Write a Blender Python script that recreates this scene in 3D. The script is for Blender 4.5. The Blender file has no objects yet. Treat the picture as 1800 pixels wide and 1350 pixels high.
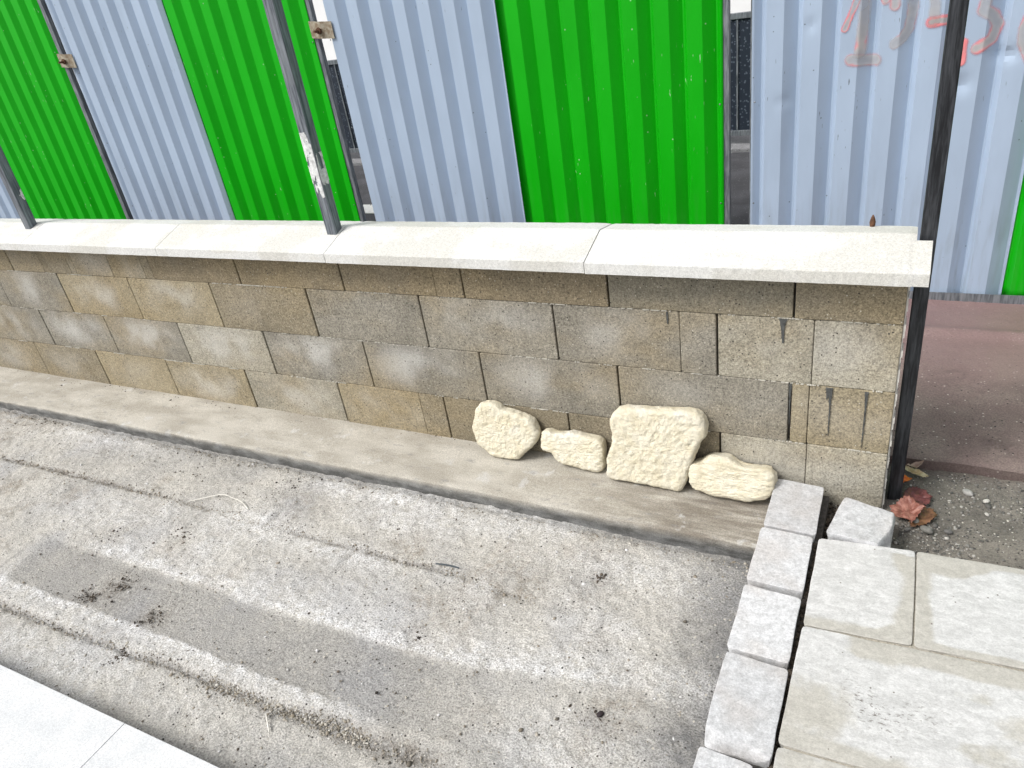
import bpy, bmesh, math, random
import numpy as np
from mathutils import Vector, Matrix

R = math.radians
rng = random.Random(7)
nrg = np.random.default_rng(11)
scene = bpy.context.scene
COL = scene.collection

# ------------------------------------------------------------------ camera
cam_d = bpy.data.cameras.new('camera')
cam_d.sensor_width = 36.0
cam_d.lens = 26.266
cam_d.clip_start = 0.02
cam_d.clip_end = 500.0
cam = bpy.data.objects.new('camera', cam_d)
COL.objects.link(cam)
cr = Vector((0.8873349, 0.43742016, -0.14594651))
cu = Vector((-0.10412158, 0.49838576, 0.86068015))
cf = Vector((-0.44921652, 0.74851535, -0.48777996))
m = Matrix((cr, cu, -cf)).transposed().to_4x4()
m.translation = Vector((0.320711, -1.914649, 1.535708))
cam.matrix_world = m
scene.camera = cam

# ------------------------------------------------------------------ sky and sun (bright overcast)
SUN_EL, SUN_AZ = R(50), R(222)          # azimuth clockwise from +Y: from the left, a little behind the camera
world = bpy.data.worlds.new('World')
scene.world = world
world.use_nodes = True
wn = world.node_tree
for n in list(wn.nodes):
    wn.nodes.remove(n)
w_out = wn.nodes.new('ShaderNodeOutputWorld')
w_bg = wn.nodes.new('ShaderNodeBackground')
w_sky = wn.nodes.new('ShaderNodeTexSky')
w_hsv = wn.nodes.new('ShaderNodeHueSaturation')
w_sky.sky_type = 'NISHITA'
w_sky.sun_disc = False
w_sky.sun_elevation = SUN_EL
w_sky.sun_rotation = SUN_AZ
w_sky.air_density = 1.0
w_sky.dust_density = 4.0
w_hsv.inputs['Saturation'].default_value = 0.22
wn.links.new(w_sky.outputs[0], w_hsv.inputs['Color'])
wn.links.new(w_hsv.outputs[0], w_bg.inputs['Color'])
w_bg.inputs['Strength'].default_value = 0.15
wn.links.new(w_bg.outputs[0], w_out.inputs['Surface'])

sun_d = bpy.data.lights.new('sun', 'SUN')
sun_d.energy = 1.5
sun_d.angle = R(16)
sun_d.color = (1.0, 0.975, 0.94)
sun = bpy.data.objects.new('sun', sun_d)
COL.objects.link(sun)
sdir = Vector((math.sin(SUN_AZ) * math.cos(SUN_EL), math.cos(SUN_AZ) * math.cos(SUN_EL), math.sin(SUN_EL)))
sun.rotation_euler = sdir.to_track_quat('Z', 'Y').to_euler()
sun.location = sdir * 20

vs = scene.view_settings
vs.view_transform = 'Standard'
vs.look = 'None'
vs.exposure = 0.36
vs.gamma = 1.0
vs.use_curve_mapping = False
scene.render.engine = 'CYCLES'
scene.cycles.max_bounces = 6

# ------------------------------------------------------------------ noise (numpy)
def _h(i, j, k):
    n = (i * 73856093) ^ (j * 19349663) ^ (k * 83492791)
    n = n & 0x7fffffff
    n = (n * 1103515245 + 12345) & 0x7fffffff
    n = n ^ (n >> 13)
    n = (n * 1274126177) & 0x7fffffff
    n = n ^ (n >> 16)
    return (n & 0xffff) / 65535.0

def vnoise(x, y, z):
    x = np.asarray(x, float); y = np.asarray(y, float) + 0 * x; z = np.asarray(z, float) + 0 * x
    xi = np.floor(x).astype(np.int64); yi = np.floor(y).astype(np.int64); zi = np.floor(z).astype(np.int64)
    fx = x - xi; fy = y - yi; fz = z - zi
    fx = fx * fx * (3 - 2 * fx); fy = fy * fy * (3 - 2 * fy); fz = fz * fz * (3 - 2 * fz)
    out = 0
    for a in (0, 1):
        for b in (0, 1):
            for c in (0, 1):
                wt = (fx if a else 1 - fx) * (fy if b else 1 - fy) * (fz if c else 1 - fz)
                out = out + wt * _h(xi + a, yi + b, zi + c)
    return out * 2 - 1

def fbm(x, y, z=0.0, octv=4, gain=0.5):
    s = 0; a = 1.0; f = 1.0; t = 0
    for o in range(octv):
        s = s + a * vnoise(x * f + 17.3 * o, y * f - 9.1 * o, np.asarray(z) * f + 4.7 * o)
        t += a; a *= gain; f *= 2.03
    return s / t

def sstep(a, b, v):
    t = np.clip((v - a) / (b - a), 0, 1)
    return t * t * (3 - 2 * t)

# ------------------------------------------------------------------ object helpers
def tag(o, label=None, cat=None, group=None, kind=None):
    if label: o['label'] = label
    if cat: o['category'] = cat
    if group: o['group'] = group
    if kind: o['kind'] = kind
    return o

def empty(name, loc=(0, 0, 0)):
    o = bpy.data.objects.new(name, None)
    o.empty_display_size = 0.1
    COL.objects.link(o)
    o.location = loc
    return o

def link(name, me, mat, parent=None, loc=(0, 0, 0), smooth=False):
    o = bpy.data.objects.new(name, me)
    COL.objects.link(o)
    if mat is not None and len(me.materials) == 0:
        me.materials.append(mat)
    if smooth:
        me.polygons.foreach_set('use_smooth', np.ones(len(me.polygons), dtype=bool))
    if parent is not None:
        o.parent = parent
        o.location = Vector(loc) - PARENT_LOC(parent)
    else:
        o.location = loc
    return o

def PARENT_LOC(p):
    v = Vector(p.location)
    if p.parent is not None:
        v = v + PARENT_LOC(p.parent)
    return v

def mesh(name, V, F):
    me = bpy.data.meshes.new(name)
    me.from_pydata([tuple(map(float, v)) for v in V], [], [tuple(map(int, f)) for f in F])
    me.update()
    return me

def fast_mesh(name, V, Q):
    """vertices (n,3) and quads or tris (k,c) as arrays"""
    V = np.asarray(V, np.float32); Q = np.asarray(Q, np.int32)
    me = bpy.data.meshes.new(name)
    me.vertices.add(len(V)); me.vertices.foreach_set('co', V.ravel())
    k, c = Q.shape
    me.loops.add(k * c); me.loops.foreach_set('vertex_index', Q.ravel())
    me.polygons.add(k); me.polygons.foreach_set('loop_start', np.arange(0, k * c, c, dtype=np.int32))
    try:
        me.polygons.foreach_set('loop_total', np.full(k, c, np.int32))
    except Exception:
        pass
    me.update(calc_edges=True)
    me.validate()
    return me

def attr(me, name, vals):
    a = me.attributes.new(name, 'FLOAT', 'POINT')
    a.data.foreach_set('value', np.asarray(vals, np.float32).ravel())

def grid_faces(nx, ny, off=0):
    i = np.arange(nx - 1); j = np.arange(ny - 1)
    I, J = np.meshgrid(i, j, indexing='ij')
    a = I * ny + J
    return np.stack([a, a + ny, a + ny + 1, a + 1], -1).reshape(-1, 4) + off

def box_bm(bm, x0, x1, y0, y1, z0, z1):
    v = [bm.verts.new(p) for p in ((x0, y0, z0), (x1, y0, z0), (x1, y1, z0), (x0, y1, z0), (x0, y0, z1), (x1, y0, z1), (x1, y1, z1), (x0, y1, z1))]
    for f in ((0, 3, 2, 1), (4, 5, 6, 7), (0, 1, 5, 4), (1, 2, 6, 5), (2, 3, 7, 6), (3, 0, 4, 7)):
        bm.faces.new([v[i] for i in f])

def bm_obj(name, bm, mat, parent=None, loc=(0, 0, 0), bevel=0, seg=2, smooth=False):
    if bevel:
        bmesh.ops.bevel(bm, geom=list(bm.edges), offset=bevel, segments=seg, affect='EDGES', profile=0.6)
    bmesh.ops.recalc_face_normals(bm, faces=list(bm.faces))
    me = bpy.data.meshes.new(name)
    bm.to_mesh(me); bm.free()
    return link(name, me, mat, parent, loc, smooth)

def box(name, x0, x1, y0, y1, z0, z1, mat, parent=None, bevel=0.0):
    cx, cy, cz = (x0 + x1) / 2, (y0 + y1) / 2, (z0 + z1) / 2
    bm = bmesh.new()
    box_bm(bm, x0 - cx, x1 - cx, y0 - cy, y1 - cy, z0 - cz, z1 - cz)
    return bm_obj(name, bm, mat, parent, (cx, cy, cz), bevel)

# ------------------------------------------------------------------ material helper
class M:
    def __init__(self, name):
        self.mat = bpy.data.materials.new(name)
        self.mat.use_nodes = True
        self.nt = self.mat.node_tree
        self.bsdf = self.nt.nodes['Principled BSDF']
        self.out = self.nt.nodes['Material Output']
    def n(self, t, out=0, ins=None, **props):
        nd = self.nt.nodes.new(t)
        for k, v in props.items():
            setattr(nd, k, v)
        for k, v in (ins or {}).items():
            self.set(nd.inputs[k], v)
        return nd.outputs[out]
    def set(self, sock, v):
        if isinstance(v, bpy.types.NodeSocket):
            self.nt.links.new(v, sock)
        else:
            if isinstance(v, tuple) and len(v) == 3 and sock.type == 'RGBA':
                v = v + (1.0,)
            sock.default_value = v
    def pos(self):
        return self.n('ShaderNodeNewGeometry', 'Position')
    def obj(self):
        return self.n('ShaderNodeTexCoord', 'Object')
    def a(self, name):
        return self.n('ShaderNodeAttribute', 'Fac', attribute_name=name)
    def noise(self, vec, scale, detail=3.0, rough=0.55, dist=0.0):
        return self.n('ShaderNodeTexNoise', 'Fac', {'Vector': vec, 'Scale': scale, 'Detail': detail, 'Roughness': rough, 'Distortion': dist})
    def vor(self, vec, scale, out='Distance'):
        return self.n('ShaderNodeTexVoronoi', out, {'Vector': vec, 'Scale': scale})
    def ramp(self, fac, lo, hi, a=0.0, b=1.0):
        return self.n('ShaderNodeMapRange', 0, {0: fac, 1: lo, 2: hi, 3: a, 4: b}, interpolation_type='SMOOTHSTEP')
    def lin(self, fac, lo, hi, a=0.0, b=1.0):
        return self.n('ShaderNodeMapRange', 0, {0: fac, 1: lo, 2: hi, 3: a, 4: b})
    def math(self, op, a, b=0.0):
        return self.n('ShaderNodeMath', 0, {0: a, 1: b}, operation=op)
    def mix(self, fac, a, b):
        nd = self.nt.nodes.new('ShaderNodeMix'); nd.data_type = 'RGBA'
        self.set(nd.inputs[0], fac); self.set(nd.inputs[6], a); self.set(nd.inputs[7], b)
        return nd.outputs[2]
    def scale(self, col, f):
        """colour times scalar"""
        return self.n('ShaderNodeVectorMath', 0, {0: col, 'Scale': f}, operation='SCALE')
    def mapv(self, vec, sc):
        return self.n('ShaderNodeVectorMath', 0, {0: vec, 1: sc}, operation='MULTIPLY')
    def bump(self, h, strength, dist, normal=None):
        ins = {'Height': h, 'Strength': strength, 'Distance': dist}
        if normal is not None: ins['Normal'] = normal
        return self.n('ShaderNodeBump', 0, ins)
    def done(self, col, rough=0.85, normal=None, metal=0.0, spec=None):
        self.set(self.bsdf.inputs['Base Color'], col)
        self.set(self.bsdf.inputs['Roughness'], rough)
        self.set(self.bsdf.inputs['Metallic'], metal)
        if spec is not None: self.set(self.bsdf.inputs['Specular IOR Level'], spec)
        if normal is not None: self.set(self.bsdf.inputs['Normal'], normal)
        return self.mat

def plain(name, col, rough=0.7, metal=0.0, var=0.15, sc=60):
    q = M(name); p = q.pos()
    f = q.lin(q.noise(p, sc, 4), 0.3, 0.7, 1 - var, 1 + var)
    return q.done(q.scale(q.n('ShaderNodeRGB', 0), f) if False else q.scale(q.mix(0.0, col, col), f), rough, None, metal)

# --- concrete block: obj.color = tint, alpha = how much lime bloom
q = M('concrete_block'); p = q.pos(); ob = q.obj()
oi = q.nt.nodes.new('ShaderNodeObjectInfo')
fine = q.math('ADD', q.math('MULTIPLY', q.noise(p, 230, 3, 0.7), 0.55), q.math('MULTIPLY', q.noise(p, 110, 3, 0.7), 0.45))
mid = q.noise(p, 30, 4, 0.6)
big = q.noise(p, 4.5, 3, 0.5)
wide = q.noise(q.mapv(p, (1.3, 1.0, 2.6)), 1.5, 3, 0.55)
col = q.mix(q.ramp(wide, 0.42, 0.68, 0, 0.55), oi.outputs['Color'], (0.29, 0.23, 0.135))
col = q.scale(col, q.lin(fine, 0.34, 0.66, 0.36, 1.64))
col = q.scale(col, q.lin(mid, 0.3, 0.7, 0.84, 1.16))
col = q.mix(q.ramp(big, 0.48, 0.72, 0, 0.5), col, q.scale(col, 0.62))
off = q.n('ShaderNodeVectorMath', 0, {0: ob, 1: q.n('ShaderNodeVectorMath', 0, {0: (7.1, 3.3, 5.7), 'Scale': oi.outputs['Random']}, operation='SCALE')}, operation='ADD')
wob = q.noise(off, 5.5, 2, 0.5)
rad = q.n('ShaderNodeVectorMath', 'Value', {0: q.mapv(q.n('ShaderNodeVectorMath', 0, {0: ob, 1: (0.0, 0.0, -0.015)}, operation='ADD'), (3.6, 0.0, 8.5))}, operation='LENGTH')
blob = q.math('MULTIPLY', q.ramp(rad, 1.15, 0.05), q.ramp(wob, 0.33, 0.66))
bloom = q.math('MULTIPLY', q.math('MULTIPLY', blob, oi.outputs['Alpha']), 0.78)
bloom = q.math('MULTIPLY', bloom, q.lin(fine, 0.3, 0.65, 0.45, 1.0))
col = q.mix(bloom, col, (0.62, 0.615, 0.59))
spk = q.vor(p, 115)
spkr = q.n('ShaderNodeTexVoronoi', 'Color', {'Vector': p, 'Scale': 115.0})
keep = q.math('GREATER_THAN', q.n('ShaderNodeSeparateColor', 0, {0: spkr}), 0.90)
col = q.mix(q.math('MULTIPLY', q.ramp(spk, 0.26, 0.12), keep), col, (0.55, 0.52, 0.45))
keep2 = q.math('LESS_THAN', q.n('ShaderNodeSeparateColor', 0, {0: spkr}), 0.07)
col = q.mix(q.math('MULTIPLY', q.ramp(spk, 0.34, 0.2), keep2), col, (0.05, 0.045, 0.04))
nrm = q.bump(q.math('ADD', fine, q.math('MULTIPLY', mid, 0.6)), 0.75, 0.004)
MAT_BLOCK = q.done(col, 0.92, nrm, spec=0.25)

# --- coping: white reconstituted stone with faint cream patches
q = M('white_coping'); p = q.pos()
fine = q.noise(p, 330, 2, 0.6)
st = q.noise(p, 3.2, 4, 0.55)
st2 = q.noise(q.mapv(p, (2.0, 9.0, 9.0)), 2.2, 3, 0.5)
col = q.mix(q.ramp(st, 0.50, 0.60, 0, 0.6), (0.67, 0.668, 0.645), (0.56, 0.545, 0.49))
col = q.mix(q.ramp(st2, 0.56, 0.68, 0, 0.55), col, (0.60, 0.585, 0.53))
col = q.scale(col, q.lin(q.math('ADD', q.math('MULTIPLY', fine, 0.5), q.math('MULTIPLY', q.noise(p, 140, 3, 0.7), 0.5)), 0.35, 0.65, 0.78, 1.18))
MAT_COPING = q.done(col, 0.9, q.bump(fine, 0.5, 0.0025), spec=0.2)

# --- dark steel
q = M('grey_steel'); p = q.pos()
s1 = q.noise(q.mapv(p, (60, 60, 4)), 2.0, 5, 0.65)
s2 = q.noise(p, 14, 4, 0.6)
col = q.mix(q.ramp(s1, 0.3, 0.72), (0.055, 0.065, 0.082), (0.27, 0.295, 0.325))
col = q.mix(q.ramp(s2, 0.45, 0.75, 0, 0.6), col, (0.20, 0.215, 0.23))
MAT_STEEL = q.done(col, q.lin(s2, 0.3, 0.7, 0.42, 0.62), q.bump(s1, 0.1, 0.001), 0.35)

q = M('black_steel'); p = q.pos()
s1 = q.noise(q.mapv(p, (60, 60, 5)), 2.0, 5, 0.65)
col = q.mix(q.ramp(s1, 0.35, 0.75), (0.012, 0.013, 0.016), (0.07, 0.075, 0.085))
MAT_BLACK_STEEL = q.done(col, 0.45, None, 0.3)

# --- painted sheet metal
def sheet_mat(name, c, chip, dirt):
    q = M(name); p = q.pos()
    big = q.noise(q.mapv(p, (3, 3, 0.9)), 1.6, 4, 0.6)
    col = q.scale(q.mix(0.0, c, c), q.lin(big, 0.3, 0.7, 0.93, 1.07))
    low = q.n('ShaderNodeSeparateXYZ', 2, {0: p})
    grime = q.math('MULTIPLY', q.ramp(low, 0.75, 0.1), q.ramp(q.noise(q.mapv(p, (40, 40, 5)), 1.0, 4, 0.6), 0.42, 0.75))
    col = q.mix(q.math('MULTIPLY', grime, dirt), col, (0.16, 0.17, 0.15))
    sc = q.noise(q.mapv(p, (1.0, 1.0, 0.16)), 130, 2, 0.5)
    gate = q.noise(p, 4.5, 2, 0.5)
    scratch = q.math('MULTIPLY', q.ramp(sc, 0.715, 0.745), q.ramp(gate, 0.5, 0.62))
    col = q.mix(q.math('MULTIPLY', scratch, 0.75), col, chip)
    sp = q.vor(p, 26)
    spc = q.n('ShaderNodeSeparateColor', 0, {0: q.n('ShaderNodeTexVoronoi', 'Color', {'Vector': p, 'Scale': 26.0})})
    dot = q.math('MULTIPLY', q.ramp(sp, 0.10, 0.06), q.math('GREATER_THAN', spc, 0.86))
    col = q.mix(q.math('MULTIPLY', dot, 0.7), col, chip)
    wav = q.noise(p, 7, 3, 0.5)
    return q.done(col, q.lin(big, 0.3, 0.7, 0.42, 0.55), q.bump(wav, 0.25, 0.006), spec=0.28)
MAT_GREEN = sheet_mat('green_sheet_paint', (0.0, 0.40, 0.0), (0.45, 0.62, 0.42), 0.12)
MAT_GREY = sheet_mat('blue_grey_sheet_paint', (0.385, 0.475, 0.60), (0.07, 0.075, 0.08), 0.3)

q = M('galvanised_frame'); p = q.pos()
s1 = q.noise(q.mapv(p, (50, 50, 6)), 2.0, 4, 0.6)
MAT_FRAME = q.done(q.mix(q.ramp(s1, 0.3, 0.7), (0.10, 0.115, 0.13), (0.27, 0.29, 0.31)), 0.5, None, 0.3)
q = M('rusty_clamp'); p = q.pos()
s1 = q.noise(p, 45, 4, 0.6)
MAT_CLAMP = q.done(q.mix(q.ramp(s1, 0.4, 0.62), (0.40, 0.36, 0.28), (0.24, 0.18, 0.12)), 0.6, None, 0.25)
MAT_RUST = plain('rust', (0.11, 0.05, 0.025), 0.8, 0.1, 0.4, 90)

# --- footing concrete
q = M('footing_concrete'); p = q.pos()
str_ = q.noise(q.mapv(p, (2.0, 5.0, 5.0)), 2.2, 5, 0.6)
fine = q.noise(p, 260, 3, 0.6)
sp = q.noise(p, 13, 4, 0.6)
col = q.mix(q.ramp(str_, 0.34, 0.66), (0.37, 0.345, 0.295), (0.50, 0.475, 0.42))
damp = q.math('MULTIPLY', q.a('damp'), q.ramp(q.noise(q.mapv(p, (1.5, 9, 9)), 4, 4, 0.6), 0.28, 0.62))
col = q.mix(q.math('MULTIPLY', damp, 0.8), col, (0.175, 0.15, 0.12))
col = q.mix(q.ramp(sp, 0.60, 0.70, 0, 0.55), col, (0.57, 0.57, 0.56))
gs = q.noise(q.mapv(p, (5, 14, 14)), 3.4, 5, 0.65)
col = q.mix(q.ramp(gs, 0.56, 0.72, 0, 0.6), col, (0.25, 0.25, 0.245))
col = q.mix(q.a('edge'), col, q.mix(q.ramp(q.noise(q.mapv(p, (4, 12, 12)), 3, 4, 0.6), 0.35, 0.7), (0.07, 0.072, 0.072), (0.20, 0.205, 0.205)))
col = q.scale(col, q.lin(fine, 0.3, 0.7, 0.7, 1.26))
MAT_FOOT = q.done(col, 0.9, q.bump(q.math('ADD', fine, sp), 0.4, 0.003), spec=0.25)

# --- screed / lean concrete floor
q = M('screed_floor'); p = q.pos()
fine = q.noise(p, 210, 4, 0.7)
mid = q.noise(p, 42, 5, 0.65)
big = q.noise(p, 5.5, 4, 0.6)
cb = q.noise(p, 3.1, 3, 0.5)
col = q.mix(q.ramp(big, 0.36, 0.66), (0.475, 0.458, 0.425), (0.545, 0.522, 0.475))
col = q.mix(q.ramp(cb, 0.5, 0.72, 0, 0.8), col, (0.46, 0.455, 0.45))
brown = q.math('MULTIPLY', q.a('brown'), q.ramp(mid, 0.38, 0.62))
col = q.mix(brown, col, (0.235, 0.185, 0.125))
dark = q.math('MULTIPLY', q.a('dark'), q.ramp(mid, 0.25, 0.6, 0.55, 1.0))
col = q.mix(dark, col, (0.19, 0.19, 0.19))
wh = q.math('MULTIPLY', q.a('white'), q.ramp(q.math('ADD', q.math('MULTIPLY', mid, 0.55), q.math('MULTIPLY', fine, 0.45)), 0.38, 0.56))
col = q.mix(wh, col, (0.79, 0.79, 0.79))
col = q.scale(col, q.lin(fine, 0.32, 0.68, 0.52, 1.46))
vcol = q.n('ShaderNodeSeparateColor', 0, {0: q.n('ShaderNodeTexVoronoi', 'Color', {'Vector': p, 'Scale': 105.0})})
vd = q.vor(p, 105)
col = q.mix(q.math('MULTIPLY', q.ramp(vd, 0.4, 0.25), q.math('GREATER_THAN', vcol, 0.95)), col, (0.55, 0.52, 0.46))
col = q.mix(q.math('MULTIPLY', q.ramp(vd, 0.36, 0.22), q.math('LESS_THAN', vcol, 0.04)), col, (0.06, 0.055, 0.05))
MAT_SCREED = q.done(col, 0.93, q.bump(q.math('ADD', q.math('MULTIPLY', fine, 0.8), mid), 0.85, 0.008), spec=0.2)

# --- asphalts
def asphalt(name, c1, c2, speck, sc=110, keepv=0.9):
    q = M(name); p = q.pos()
    fine = q.noise(p, 190, 4, 0.7); big = q.noise(p, 5, 4, 0.6)
    col = q.mix(q.ramp(big, 0.33, 0.68), c1, c2)
    col = q.scale(col, q.lin(fine, 0.28, 0.72, 0.55, 1.4))
    vc = q.n('ShaderNodeSeparateColor', 0, {0: q.n('ShaderNodeTexVoronoi', 'Color', {'Vector': p, 'Scale': float(sc)})})
    vd = q.vor(p, sc)
    col = q.mix(q.math('MULTIPLY', q.ramp(vd, 0.36, 0.2), q.math('GREATER_THAN', vc, keepv)), col, speck)
    col = q.mix(q.math('MULTIPLY', q.ramp(vd, 0.36, 0.2), q.math('LESS_THAN', vc, 0.06)), col, (0.03, 0.028, 0.028))
    return q, col, q.bump(q.math('ADD', fine, q.noise(p, 60, 3, 0.6)), 0.7, 0.005)
q, col, nrm = asphalt('red_asphalt', (0.225, 0.160, 0.150), (0.295, 0.230, 0.205), (0.6, 0.52, 0.47), 100, 0.94)
col = q.mix(q.math('MULTIPLY', q.a('dark'), 0.8), col, (0.06, 0.045, 0.045))
col = q.mix(q.math('MULTIPLY', q.a('red'), 0.7), col, q.scale(col, 1.0) if False else (0.25, 0.155, 0.155))
MAT_RED = q.done(col, q.lin(q.a('red'), 0, 1, 0.85, 0.5), nrm, spec=0.35)
q, col, nrm = asphalt('grit_ground', (0.13, 0.12, 0.105), (0.235, 0.215, 0.185), (0.6, 0.57, 0.5), 120, 0.9)
MAT_GRIT_GROUND = q.done(col, 0.9, nrm, spec=0.25)
q, col, nrm = asphalt('road_asphalt', (0.05, 0.05, 0.055), (0.085, 0.085, 0.095), (0.2, 0.2, 0.2), 90, 0.9)
MAT_ROAD = q.done(col, 0.85, nrm)
q, col, nrm = asphalt('kerb_concrete', (0.20, 0.20, 0.21), (0.27, 0.27, 0.28), (0.4, 0.4, 0.4), 90, 0.9)
MAT_FARPAVE = q.done(col, 0.85, nrm)
q, col, nrm = asphalt('earth', (0.06, 0.055, 0.05), (0.10, 0.09, 0.08), (0.3, 0.28, 0.24), 120, 0.93)
MAT_EARTH = q.done(col, 0.95, nrm)

# --- limestone pieces
q = M('rough_limestone'); p = q.pos()
fine = q.noise(p, 170, 4, 0.65); mid = q.noise(p, 26, 4, 0.55)
col = q.mix(q.ramp(mid, 0.35, 0.68), (0.71, 0.665, 0.535), (0.66, 0.60, 0.45))
col = q.mix(q.ramp(q.noise(p, 9, 3, 0.5), 0.55, 0.75, 0, 0.5), col, (0.76, 0.74, 0.68))
col = q.scale(col, q.lin(fine, 0.3, 0.7, 0.88, 1.07))
pit = q.math('MULTIPLY', q.ramp(q.vor(p, 105), 0.2, 0.1), q.math('GREATER_THAN', q.n('ShaderNodeSeparateColor', 0, {0: q.n('ShaderNodeTexVoronoi', 'Color', {'Vector': p, 'Scale': 105.0})}), 0.9))
col = q.mix(q.math('MULTIPLY', pit, 0.6), col, (0.24, 0.18, 0.10))
MAT_LIME = q.done(col, 0.93, q.bump(q.math('ADD', fine, q.noise(p, 75, 3, 0.6)), 0.7, 0.005), spec=0.15)

# --- setts (granite) and paving slabs
q = M('granite_sett'); p = q.pos()
oi = q.nt.nodes.new('ShaderNodeObjectInfo')
fine = q.math('ADD', q.math('MULTIPLY', q.noise(p, 250, 3, 0.7), 0.45), q.math('MULTIPLY', q.noise(p, 115, 3, 0.75), 0.55)); mid = q.noise(p, 38, 4, 0.6); big = q.noise(p, 8, 3, 0.5)
col = q.mix(q.ramp(mid, 0.34, 0.66), (0.49, 0.494, 0.50), (0.61, 0.616, 0.625))
col = q.mix(q.ramp(big, 0.48, 0.72, 0, 0.6), col, (0.50, 0.475, 0.455))
col = q.scale(col, q.lin(fine, 0.36, 0.64, 0.76, 1.22))
col = q.scale(col, q.lin(oi.outputs['Random'], 0, 1, 0.9, 1.08))
MAT_SETT = q.done(col, 0.85, q.bump(q.math('ADD', fine, mid), 0.55, 0.003), spec=0.3)

q = M('pale_slab'); p = q.pos()
fine = q.noise(p, 260, 3, 0.65); vein = q.noise(q.mapv(p, (9, 18, 10)), 2.6, 6, 0.68, 0.6); mid = q.noise(p, 24, 4, 0.6)
col = q.mix(q.ramp(vein, 0.36, 0.66), (0.50, 0.50, 0.49), (0.62, 0.62, 0.61))
wet = q.ramp(q.math('ADD', q.a('wet'), q.math('MULTIPLY', q.math('SUBTRACT', mid, 0.5), 1.0)), 0.22, 0.78)
col = q.mix(wet, col, q.mix(q.ramp(vein, 0.3, 0.7), (0.41, 0.395, 0.355), (0.49, 0.475, 0.43)))
dsp = q.math('MULTIPLY', q.a('dirt'), q.ramp(q.noise(q.mapv(p, (1, 2, 1)), 75, 3, 0.7), 0.54, 0.66))
col = q.mix(dsp, col, (0.12, 0.10, 0.085))
sv = q.n('ShaderNodeSeparateColor', 0, {0: q.n('ShaderNodeTexVoronoi', 'Color', {'Vector': p, 'Scale': 45.0})})
col = q.mix(q.math('MULTIPLY', q.ramp(q.vor(p, 45), 0.12, 0.06), q.math('GREATER_THAN', sv, 0.8)), col, (0.16, 0.14, 0.12))
col = q.scale(col, q.lin(q.math('ADD', q.math('MULTIPLY', fine, 0.5), q.math('MULTIPLY', q.noise(p, 110, 4, 0.75), 0.5)), 0.35, 0.65, 0.82, 1.16))
MAT_SLAB = q.done(col, 0.8, q.bump(q.math('ADD', fine, vein), 0.3, 0.003), spec=0.3)

q = M('white_slab'); p = q.pos()
fine = q.noise(p, 300, 3, 0.65); mid = q.noise(p, 14, 4, 0.6)
col = q.mix(q.ramp(mid, 0.4, 0.7), (0.655, 0.665, 0.67), (0.60, 0.615, 0.625))
col = q.scale(col, q.lin(q.math('ADD', q.math('MULTIPLY', fine, 0.5), q.math('MULTIPLY', q.noise(p, 150, 3, 0.7), 0.5)), 0.35, 0.65, 0.84, 1.12))
MAT_WHITE = q.done(col, 0.8, q.bump(fine, 0.35, 0.002), spec=0.3)

MAT_JOINT = plain('dark_joint_dirt', (0.07, 0.065, 0.06), 0.95, 0, 0.4, 120)
MAT_CORE = plain('dark_mortar', (0.09, 0.085, 0.075), 0.95, 0, 0.3, 80)  # dark mortar core behind the block joints
MAT_TAR = plain('dark_drip', (0.07, 0.073, 0.07), 0.7, 0, 0.5, 70)
MAT_SEAL = plain('pale_sealant', (0.62, 0.60, 0.55), 0.8, 0, 0.2, 60)
MAT_PAPER = plain('torn_paper', (0.62, 0.63, 0.62), 0.8, 0, 0.3, 80)
MAT_PAINTLINE = plain('road_paint', (0.75, 0.75, 0.73), 0.7, 0, 0.1, 40)
MAT_FACADE = plain('white_render', (0.80, 0.80, 0.79), 0.9, 0, 0.04, 3)
MAT_STRING = plain('white_string', (0.7, 0.68, 0.62), 0.8)

# ------------------------------------------------------------------ the setting: ground sheets
def sheet_grid(name, x0, x1, y0, y1, step, zf, mat, attrs=None, kind='structure', thick=None):
    nx = max(2, int(round((x1 - x0) / step)) + 1); ny = max(2, int(round((y1 - y0) / step)) + 1)
    X, Y = np.meshgrid(np.linspace(x0, x1, nx), np.linspace(y0, y1, ny), indexing='ij')
    Z = zf(X, Y)
    V = np.stack([X, Y, Z], -1).reshape(-1, 3)
    me = fast_mesh(name, V, grid_faces(nx, ny))
    for k, fn in (attrs or {}).items():
        attr(me, k, fn(X, Y))
    o = link(name, me, mat, smooth=True)
    tag(o, kind=kind)
    return o

# base earth to the horizon
bm = bmesh.new()
v = [bm.verts.new(c) for c in ((-120, -60, -0.12), (120, -60, -0.12), (120, 160, -0.12), (-120, 160, -0.12))]
bm.faces.new(v)
tag(bm_obj('ground', bm, MAT_EARTH), kind='structure')

# screed floor in front of the wall
def lineB(x): return -1.178 + (x + 2.185) * 0.0225
def lineA(x): return -0.583 + 0.006 * np.sin(x * 2.1) - 0.03 * sstep(-0.9, -0.45, x)
def w1c(x): return -0.862 + 0.095 * sstep(-0.75, -0.05, x)

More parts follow.
